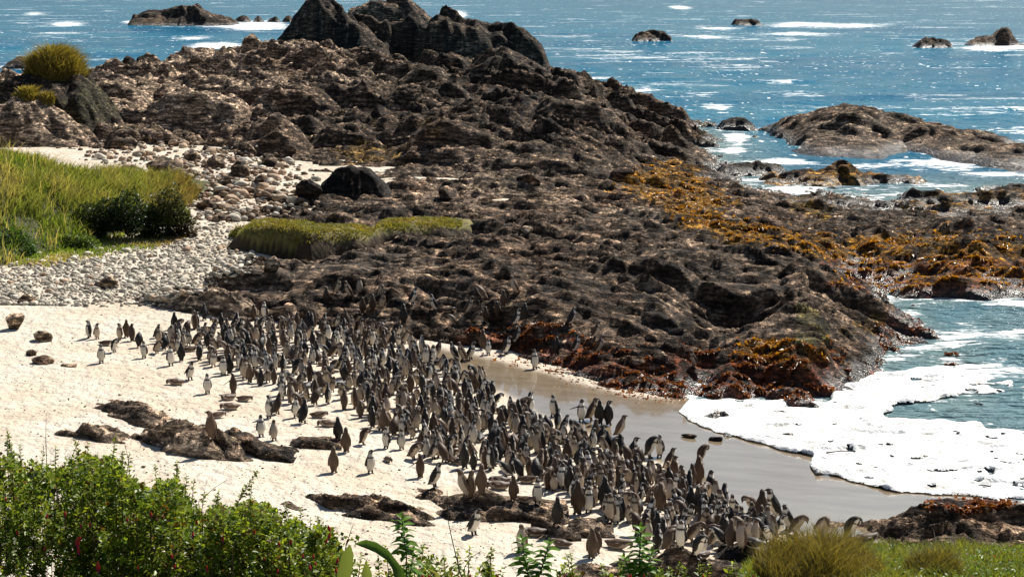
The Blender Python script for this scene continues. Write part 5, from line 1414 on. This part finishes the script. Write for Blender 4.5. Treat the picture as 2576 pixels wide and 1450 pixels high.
# penguins that can be told apart: u, v of the feet, pose, plumage, facing (0 = camera, 90 = right, 180 = away, 270 = left), size, label
LONE = [
    (222, 850, 'upright', 'adult', 300, 1.0, 'leftmost penguin, standing in profile on the sand at the head of the crowd'),
    (245, 853, 'looking_left', 'browned', 40, .9, 'shorter penguin right beside the leftmost penguin'),
    (255, 913, 'upright', 'adult', 10, 1.0, 'white bellied penguin standing alone below the left end of the crowd'),
    (288, 886, 'bowed', 'adult', 60, .95, 'penguin bending down to preen near the left end of the crowd'),
    (265, 868, 'lying', 'browned', 80, .9, 'brown penguin lying just below the two leftmost penguins'),
    (300, 855, 'upright', 'browned', 320, .95, None), (318, 848, 'calling', 'browned', 200, 1.0, 'tallest penguin of the cluster at the left end, neck stretched up'),
    (334, 858, 'upright', 'browned', 150, 1.0, None), (350, 873, 'bowed', 'adult', 180, 1.0, None),
    (362, 902, 'upright', 'adult', 350, .95, 'white bellied penguin at the lower edge of the left cluster'), (396, 888, 'hunched', 'juvenile', 60, 1.0, None),
    (430, 920, 'upright', 'adult', 30, 1.05, 'tall adult penguin with clean white front at the left edge of the crowd'), (456, 908, 'upright', 'adult', 200, 1.0, None),
    (480, 956, 'leaning', 'adult', 40, 1.05, 'adult penguin leaning right at the left edge of the crowd'),
    (443, 968, 'lying', 'juvenile', 280, 1.0, 'brown penguin lying flat on the sand, farthest left of those lying down'),
    (522, 990, 'upright', 'adult', 5, 1.0, 'white bellied penguin standing in front of the lying brown penguins'),
    (587, 990, 'spread', 'browned', 185, 1.0, 'penguin seen from behind with flippers held out on the open sand'),
    (575, 1006, 'lying', 'juvenile', 310, .95, 'upper left of three brown penguins lying together on the sand'),
    (613, 1008, 'lying', 'juvenile', 70, .9, 'right one of three brown penguins lying together on the sand'),
    (580, 1030, 'lying', 'juvenile', 285, 1.05, 'lowest of three brown penguins lying together on the sand'),
    (562, 945, 'upright', 'adult', 0, 1.05, 'broad white bellied penguin standing square to the camera at the left edge'),
    (628, 962, 'upright', 'juvenile', 200, 1.0, 'plain brown penguin seen from behind at the left edge of the crowd'),
    (530, 1104, 'looking_left', 'juvenile', 215, 1.2, 'big brown penguin standing on top of the broken grey rock'),
    (545, 1050, 'lying', 'juvenile', 100, .9, 'brown penguin lying behind the penguin on the rock'),
    (657, 1098, 'upright', 'adult', 20, 1.0, 'white bellied penguin standing behind the dark wedge of rock'),
    (690, 1108, 'upright', 'juvenile', 30, .95, 'smaller grey brown penguin behind the tip of the dark wedge'),
    (676, 1052, 'upright', 'adult', 320, 1.1, None), (700, 1040, 'leaning', 'browned', 140, 1.05, None), (765, 1063, 'leaning', 'adult', 150, 1.15, 'black backed penguin leaning right at the lower edge of the upper crowd'),
    (745, 1050, 'upright', 'adult', 20, 1.0, None), (800, 1050, 'lying', 'juvenile', 90, .95, None), (825, 1072, 'lying', 'juvenile', 280, 1.05, 'brown penguin lying behind the two dark standing penguins'),
    (850, 1107, 'upright', 'adult', 190, 1.05, 'black backed penguin standing left of the tall brown one above the thin flat rock'),
    (871, 1136, 'upright', 'browned', 175, 1.1, 'tall dark brown penguin standing beside the thin flat rock'),
    (840, 1187, 'upright', 'juvenile', 170, 1.1, 'brown penguin alone on the sand with its back to the camera'),
    (932, 1190, 'looking_left', 'adult', 25, 1.0, 'white bellied penguin alone on the sand right of the lone brown one'),
    (975, 1160, 'lying', 'juvenile', 20, .75, 'small brown penguin curled up on the sand below the crowd'),
    (1057, 1200, 'spread', 'browned', 180, 1.0, 'penguin walking away with flippers out, below the curled up brown one'),
    (915, 1118, 'bowed', 'browned', 90, 1.0, 'penguin bowing low to the right at the crowd edge above the sand'),
    (970, 1128, 'upright', 'adult', 330, 1.0, None), (1010, 1131, 'upright', 'adult', 15, .95, None), (1042, 1155, 'hunched', 'browned', 70, 1.1, None), (1072, 1150, 'upright', 'adult', 20, 1.0, None),
    (1097, 1226, 'leaning', 'adult', 70, 1.1, 'adult penguin leaning right beside the small brown rock'),
    (1165, 1258, 'leaning', 'juvenile', 290, 1.25, 'large brown penguin leaning back on the left of the black faced ledge'),
    (1188, 1254, 'upright', 'juvenile', 120, 1.1, 'brown penguin standing close behind the large brown one on the ledge'),
    (1212, 1246, 'upright', 'juvenile', 160, 1.15, 'tall brown penguin right of the pair on the black faced ledge'),
    (1195, 1346, 'leaning', 'adult', 50, 1.1, 'white fronted penguin alone in front of the black faced ledge'),
    (1290, 1258, 'upright', 'browned', 200, 1.0, 'dark penguin standing at the right part of the ledge'), (1352, 1268, 'upright', 'adult', 0, 1.0, 'white bellied penguin facing the camera at the right end of the ledge'),
    (1322, 1262, 'lying', 'juvenile', 60, .8, 'brown penguin curled between two standing penguins on the ledge'), (1255, 1230, 'lying', 'juvenile', 280, 1.15, 'big brown penguin lying full length behind the ledge'), (1258, 1215, 'lying', 'browned', 275, 1.0, None),
    (1310, 1390, 'upright', 'juvenile', 330, 1.05, 'brown penguin partly hidden by the forked leafy shoots'), (1345, 1348, 'lying', 'browned', 285, 1.1, 'dark brown penguin lying left of the small grey rock'), (1412, 1375, 'lying', 'juvenile', 250, .95, 'pale brown penguin lying below the small grey rock'),
    (1488, 1402, 'upright', 'juvenile', 190, 1.1, 'brown penguin standing in front of the tilted ribbed rock'), (1500, 1392, 'looking_right', 'browned', 170, 1.0, None), (1552, 1378, 'lying', 'juvenile', 60, 1.15, 'large brown penguin lying beside the thick leafy shoot'),
    (1402, 1318, 'upright', 'adult', 175, 1.05, 'black backed penguin standing at the end of the ledge'), (1452, 1292, 'upright', 'browned', 185, 1.35, 'tallest dark penguin with its back turned in the lower crowd'), (1520, 1278, 'upright', 'adult', 180, 1.3, 'tall black backed penguin right of the tallest dark one'), (1480, 1290, 'upright', 'adult', 350, 1.1, None),
    (1562, 1100, 'leaning', 'juvenile', 80, 1.15, 'brown penguin walking right, alone on the wet sand'), (1462, 1060, 'spread', 'adult', 15, 1.1, 'penguin with one flipper stretched out on the wet sand'),
    (1490, 1058, 'leaning', 'browned', 80, 1.2, 'left one of the three dark penguins standing together on the wet sand'), (1508, 1066, 'upright', 'adult', 170, 1.2, 'middle one of the three dark penguins standing together on the wet sand'), (1530, 1068, 'looking_right', 'adult', 165, 1.2, 'right one of the three dark penguins standing together on the wet sand'),
    (1390, 1048, 'upright', 'adult', 320, 1.1, 'penguin with drooping head standing alone left of the flipper stretching one'), (1334, 1044, 'looking_left', 'adult', 60, 1.15, 'tall adult looking right at the wet sand edge'), (1308, 1046, 'hunched', 'browned', 110, 1.25, 'hunched brown backed penguin left of the tall adult looking right'),
    (1764, 1165, 'bowed', 'browned', 100, 1.1, 'brown penguin with bent head standing behind another at the foam side'), (1757, 1218, 'upright', 'browned', 160, 1.25, 'tall dark backed penguin at the right edge of the crowd'), (1787, 1250, 'looking_right', 'adult', 110, 1.15, 'slim adult with raised bill right of the tall dark backed one'),
    (1635, 1152, 'bowed', 'adult', 75, 1.3, 'adult bending its neck in an arch on the wet sand'), (1592, 1158, 'leaning', 'adult', 70, 1.15, 'adult leaning right, just left of the arched one'), (1658, 1150, 'upright', 'adult', 330, 1.05, None), (1685, 1182, 'leaning', 'browned', 90, 1.05, 'brown penguin looking right at the wet sand edge below the arched one'), (1548, 1142, 'bowed', 'browned', 80, 1.1, None),
    (1822, 1285, 'looking_left', 'adult', 80, 1.15, 'adult with its bill to the right near the lower end of the crowd'), (1915, 1315, 'upright', 'browned', 170, 1.35, 'broad dark penguin in front at the right end of the crowd'), (1942, 1306, 'leaning', 'adult', 280, 1.35, 'tall adult leaning left at the right end of the crowd'), (1892, 1296, 'hunched', 'browned', 300, 1.15, None),
    (1978, 1335, 'leaning', 'adult', 300, 1.15, 'adult looking left behind the soft tussock'), (2003, 1345, 'hunched', 'juvenile', 60, 1.15, 'brown penguin looking right behind the soft tussock'), (2065, 1350, 'hunched', 'juvenile', 30, 1.2, 'brown penguin half hidden behind the top of the soft tussock'), (2138, 1362, 'bowed', 'adult', 60, 1.3, 'white striped adult preening on the wet sand right of the tussock'), (2175, 1366, 'lying', 'browned', 100, 1.2, 'dark penguin crouching right of the white striped preening adult'),
    (1190, 955, 'bowed', 'adult', 300, 1.05, 'white fronted adult preening alone in the shallow pool'), (1218, 966, 'calling', 'browned', 40, .9, 'small penguin with its bill up beside the preening adult in the pool'),
    (1345, 928, 'looking_right', 'adult', 5, 1.1, 'white bellied penguin standing alone below the red seaweed'), (1186, 906, 'leaning', 'adult', 50, 1.1, 'white fronted penguin at the top of the shallow pool'), (1228, 892, 'upright', 'adult', 10, .9, None), (1160, 908, 'leaning', 'browned', 290, 1.15, None), (1140, 905, 'leaning', 'adult', 290, 1.1, None),
    (1215, 878, 'upright', 'browned', 160, 1.15, 'dark brown penguin standing at the foot of the shelf above the pool'), (1275, 892, 'leaning', 'adult', 60, 1.15, 'adult climbing over the red seaweed'), (1300, 868, 'leaning', 'adult', 80, 1.1, None), (1400, 892, 'upright', 'adult', 185, 1.0, 'black penguin standing in the seaweed, left of three'), (1450, 892, 'leaning', 'adult', 60, 1.1, 'adult in the seaweed, middle of three'), (1508, 888, 'leaning', 'browned', 80, 1.1, 'dark penguin in the seaweed, right of three'),
    (1500, 852, 'leaning', 'browned', 80, 1.05, 'brown penguin on the grey rock above the three in the seaweed'), (1438, 818, 'leaning', 'adult', 100, 1.1, 'black penguin leaning against the shelf, above the seaweed'), (1742, 922, 'leaning', 'browned', 300, 1.0, 'dark penguin in the hollow at the right, far from the others'),
    (822, 768, 'upright', 'browned', 170, 1.05, 'left one of three dark penguins at the top left of the shelf'), (850, 752, 'leaning', 'browned', 60, 1.1, 'topmost penguin at the left of the shelf'), (875, 758, 'leaning', 'browned', 290, 1.1, 'penguin just right of the topmost pair on the shelf'), (905, 748, 'upright', 'juvenile', 20, 1.0, None), (958, 748, 'hunched', 'juvenile', 30, .9, 'grey penguin alone near the top of the shelf'), (912, 792, 'upright', 'browned', 190, 1.0, None), (938, 788, 'upright', 'browned', 170, 1.0, None), (962, 782, 'leaning', 'browned', 40, 1.1, None), (882, 792, 'lying', 'juvenile', 80, 1.1, 'brown penguin lying on a ledge of the shelf'),
    (1040, 768, 'leaning', 'adult', 60, 1.1, 'black and white penguin on the shelf, alone above the middle of the crowd'), (1015, 816, 'upright', 'adult', 180, 1.2, 'tall black penguin against the shelf above the middle of the crowd'), (1090, 790, 'leaning', 'adult', 300, 1.1, 'white fronted penguin leaning left on the shelf'), (1126, 788, 'lying', 'browned', 80, .95, None), (1180, 792, 'leaning', 'browned', 70, 1.15, 'brown backed penguin with a white throat on the shelf'), (1212, 756, 'hunched', 'juvenile', 250, 1.15, 'pale backed penguin high on the shelf'), (1266, 772, 'upright', 'browned', 190, 1.0, 'dark penguin right below the highest brown one on the shelf'), (1292, 742, 'leaning', 'juvenile', 290, 1.2, 'highest brown penguin on the shelf, leaning left'),
    (1250, 806, 'upright', 'browned', 180, .9, None), (1300, 820, 'leaning', 'adult', 60, 1.1, 'adult with a white front at the right of the shelf group'), (1320, 806, 'upright', 'adult', 180, 1.0, 'black backed penguin at the right of the shelf group'), (1196, 816, 'hunched', 'browned', 90, .95, None), (1222, 812, 'upright', 'browned', 160, .9, None), (1140, 822, 'hunched', 'juvenile', 280, 1.0, None),
    (664, 802, 'upright', 'adult', 340, 1.0, 'white bellied penguin standing above the crowd under the shelf edge'), (514, 803, 'leaning', 'adult', 190, 1.0, 'black backed penguin at the pale ribs of bedrock'), (640, 806, 'upright', 'browned', 150, .95, None), (700, 790, 'lying', 'juvenile', 90, 1.0, None), (440, 828, 'upright', 'adult', 170, 1.0, None),
]
crowd_poly = [(395, 842), (430, 835), (520, 818), (640, 818), (760, 815), (860, 825), (960, 842), (1010, 850), (1045, 875), (1100, 900), (1130, 935), (1165, 960), (1235, 985), (1250, 1030), (1300, 1040), (1340, 1060), (1400, 1078), (1455, 1090), (1510, 1120), (1560, 1150), (1620, 1175), (1690, 1195), (1740, 1225), (1790, 1265), (1850, 1300), (1950, 1325), (1965, 1370), (1900, 1390), (1800, 1400), (1760, 1410), (1690, 1400), (1640, 1380), (1560, 1330), (1480, 1290), (1400, 1245), (1300, 1200), (1200, 1185), (1130, 1180), (1080, 1145), (1000, 1100), (930, 1070), (860, 1030), (780, 1035), (720, 1020), (660, 985), (600, 950), (520, 925), (460, 905), (400, 880)]
cand = scatter(crowd_poly, 2400, 101, 6)
lp = hit([l[0] for l in LONE], [l[1] for l in LONE], 33, 80)
cpos = hit(cand[:, 0], cand[:, 1], 33, 75, 300)
taken = [tuple(p[:2]) for p, l in zip(lp, LONE)]
crowd = []
occ = np.array(taken)
for k in range(len(cand)):
    p = cpos[k]
    d = np.hypot(occ[:, 0] - p[0], occ[:, 1] - p[1])
    if d.min() > .19:
        crowd.append((k, p)); occ = np.concatenate([occ, p[None, :2]])
    if len(crowd) >= 800: break

birds = []     # position, u, v, pose, plumage, facing, size, label
for l, p in zip(LONE, lp):
    birds.append(dict(p=p, u=l[0], v=l[1], pose=l[2], pl=l[3], face=l[4], s=l[5], label=l[6]))
pr = random.Random(5)
for k, p in crowd:
    pose = pr.choices(['upright', 'looking_left', 'looking_right', 'leaning', 'hunched', 'bowed', 'calling', 'lying', 'spread'], [22, 14, 14, 19, 14, 8, 2, 6, 1])[0]
    pl = pr.choices(['adult', 'browned', 'juvenile'], [42, 31, 27])[0]
    face = pr.choices([pr.uniform(-50, 50), pr.uniform(50, 130), pr.uniform(230, 310), pr.uniform(130, 230)], [38, 20, 16, 26])[0] % 360
    birds.append(dict(p=p, u=cand[k][0], v=cand[k][1], pose=pose, pl=pl, face=face, s=pr.uniform(.82, 1.14), label=None))
birds.sort(key=lambda b: (b['label'] is None, b['p'][1]))

POSEW = {'upright': 'standing upright', 'looking_left': 'standing with its head turned', 'looking_right': 'standing with its head turned', 'leaning': 'leaning forward', 'hunched': 'hunched', 'bowed': 'bending down', 'calling': 'with its bill raised', 'lying': 'lying down', 'spread': 'with flippers out'}
PLW = {'adult': 'black and white', 'browned': 'dark brown backed', 'juvenile': 'grey brown'}
def facew(f):
    f %= 360
    return 'facing the camera' if f < 45 or f > 315 else ('facing right' if f < 135 else ('seen from behind' if f < 225 else 'facing left'))
def areaw(u, v):
    if v < 842 and u > 780: return 'on the dark shelf'
    if u < 470: return 'in the left end of the crowd'
    if u < 640: return 'in the crowd left of the shelf corner'
    if u < 800: return 'in the crowd under the shelf corner'
    if u < 950: return 'in the densest crowd under the shelf' if v < 960 else 'in the crowd above the thin flat rock'
    if u < 1100: return 'in the crowd left of the shallow pool' if v < 1000 else 'in the crowd above the lone walkers'
    if u < 1280: return 'in the crowd below the shallow pool' if v < 1120 else 'in the crowd behind the black faced ledge'
    if u < 1450: return 'in the crowd left of the three dark penguins' if v < 1160 else 'in the crowd above the ledge end'
    if u < 1600: return 'in the crowd below the three dark penguins' if v < 1220 else 'in the crowd around the tilted ribbed rock'
    if u < 1750: return 'in the crowd left of the tall edge penguins' if v < 1290 else 'in the crowd behind the thick leafy shoot'
    return 'in the lower right end of the crowd'
def place(b):
    k = .98 * b['s'] * (1.0)
    rz = math.radians(b['face']) + math.pi     # meshes face +Y, camera side is -Y
    return Matrix.Translation(Vector((b['p'][0], b['p'][1], b['p'][2] - .012))) @ Matrix.Rotation(rz, 4, 'Z') @ Matrix.Scale(k, 4)
for b in birds:
    if b['label'] is None:
        b['auto'] = '%s penguin %s, %s, %s' % (PLW[b['pl']], POSEW[b['pose']], facew(b['face']), areaw(b['u'], b['v']))
singles, mass = birds[:300], birds[300:]
from collections import defaultdict
same = defaultdict(list)
for b in singles:
    if b['label'] is None: same[b['auto']].append(b)
ORD = ['leftmost', 'second', 'third', 'fourth', 'fifth', 'sixth']
for lab, bs in same.items():
    bs.sort(key=lambda b: b['u'])
    short = lab.replace(' penguin ', ' penguin ')
    if len(bs) == 1: bs[0]['label'] = lab
    elif len(bs) == 2:
        bs[0]['label'] = 'left ' + lab; bs[1]['label'] = 'right ' + lab
    elif len(bs) == 3:
        for w, b in zip(('left', 'middle', 'right'), bs): b['label'] = w + ' ' + lab
    else:
        for i, b in enumerate(bs):
            b['label'] = (ORD[i] + (' from left ' if i else ' ') if i < len(bs) - 1 else 'rightmost ') + lab
for b in singles:
    lab = b['label']; w = lab.split()
    if len(w) > 16: lab = lab.replace('standing with its head turned', 'head turned').replace('facing the camera', 'facing us'); w = lab.split()
    if len(w) > 16: lab = ' '.join(w[:16])
    me = PMESH[(b['pose'], b['pl'])]
    o = link('penguin', me, None, None, lab, 'penguin', 'penguins of the beach colony')
    o.matrix_world = place(b)
if mass:
    Vs, Fs, Cs, n0 = [], [], [], 0
    LOW = {key: penguin_mesh('penguin', *key[:1], PLUM[key[1]], .019, .30) for key in sorted({(b['pose'], b['pl']) for b in mass})}
    for b in mass:
        me = LOW[(b['pose'], b['pl'])]; mm = np.array(place(b))
        V = np.empty(len(me.vertices) * 3, np.float32); me.vertices.foreach_get('co', V); V = V.reshape(-1, 3)
        C = np.empty(len(me.vertices) * 4, np.float32); me.color_attributes['col'].data.foreach_get('color', C)
        me.calc_loop_triangles(); T = np.empty(len(me.loop_triangles) * 3, np.int32); me.loop_triangles.foreach_get('vertices', T)
        Vs.append(V @ mm[:3, :3].T + mm[:3, 3]); Fs.append(T.reshape(-1, 3) + n0); Cs.append(C.reshape(-1, 4)[:, :3] * pr.uniform(.75, 1.2)); n0 += len(V)
    link('penguin_crowd', make_mesh('penguin_crowd', np.concatenate(Vs), np.concatenate(Fs), np.concatenate(Cs), None, True), FEATHER, None, 'far packed part of the penguin crowd under the dark shelf', 'penguins', None, 'stuff')
print('penguins', len(singles), len(mass), 'tris per mesh', [len(m.polygons) for m in PMESH.values()][:5])

# ------------------------------------------------------------------ gulls and drift
def gull(label, u, v, face, s, Yrange):
    p = hit([u], [v], *Yrange)[0]
    prof = [(-.22, .06, .01, .006), (-.15, .06, .04, .025), (-.05, .05, .075, .065), (.05, .06, .08, .075), (.11, .10, .055, .055), (.14, .16, .036, .038), (.17, .20, .038, .04), (.205, .205, .028, .028), (.23, .195, .012, .012), (.265, .18, .004, .005)]
    V = []; F = []; C = []; M = 12
    for i, (y, z, rx, rz) in enumerate(prof):
        for k in range(M):
            a = 2 * math.pi * k / M; V.append((rx * math.sin(a), y, z + .16 + rz * math.cos(a)))
            C.append((.75, .60, .1) if i > 7 else ((.32, .33, .35) if math.cos(a) > .2 and i < 4 else (.80, .80, .79)))
    for i in range(len(prof) - 1):
        for k in range(M): F.append((i * M + k, i * M + (k + 1) % M, (i + 1) * M + (k + 1) % M, (i + 1) * M + k))
    for sx in (-.025, .025):
        W, T = tube([(sx, 0, -.02), (sx, 0, .08), (sx, -.01, .17)], .008, .012, 4)
        F += [tuple(int(q) + len(V) for q in t) for t in T]; V += [tuple(w) for w in W]; C += [(.6, .4, .1)] * len(W)
    o = link('gull', make_mesh('gull', np.array(V), np.array(F), np.array(C), None, True), FEATHER, None, label, 'gull'); o.location = p; o.rotation_euler = (0, 0, face); o.scale = (s, s, s)
gull('white gull standing on the crest of the light brown ridge', 766, 108, math.pi / 2 + .3, 1.6, (100, 165))
gull('white gull standing in the gap below the headland crag', 940, 160, math.pi + .4, 1.7, (100, 190))
def twig():
    x0, y0 = P(2078, 1137, .1); x1, y1 = P(2150, 1135, .1)
    V, F = tube([(x0, y0, .10), ((x0 + x1) / 2, y0 + .05, .13), (x1, y1, .11)], .022, .014, 6)
    o3 = np.array((x0, y0, .1))
    o = link('driftwood_stick', make_mesh('driftwood_stick', V - o3, F, np.broadcast_to(np.array((.09, .075, .06)), V.shape)), WOOD, None, 'thin driftwood stick lying in the white foam', 'stick'); o.location = o3
twig()
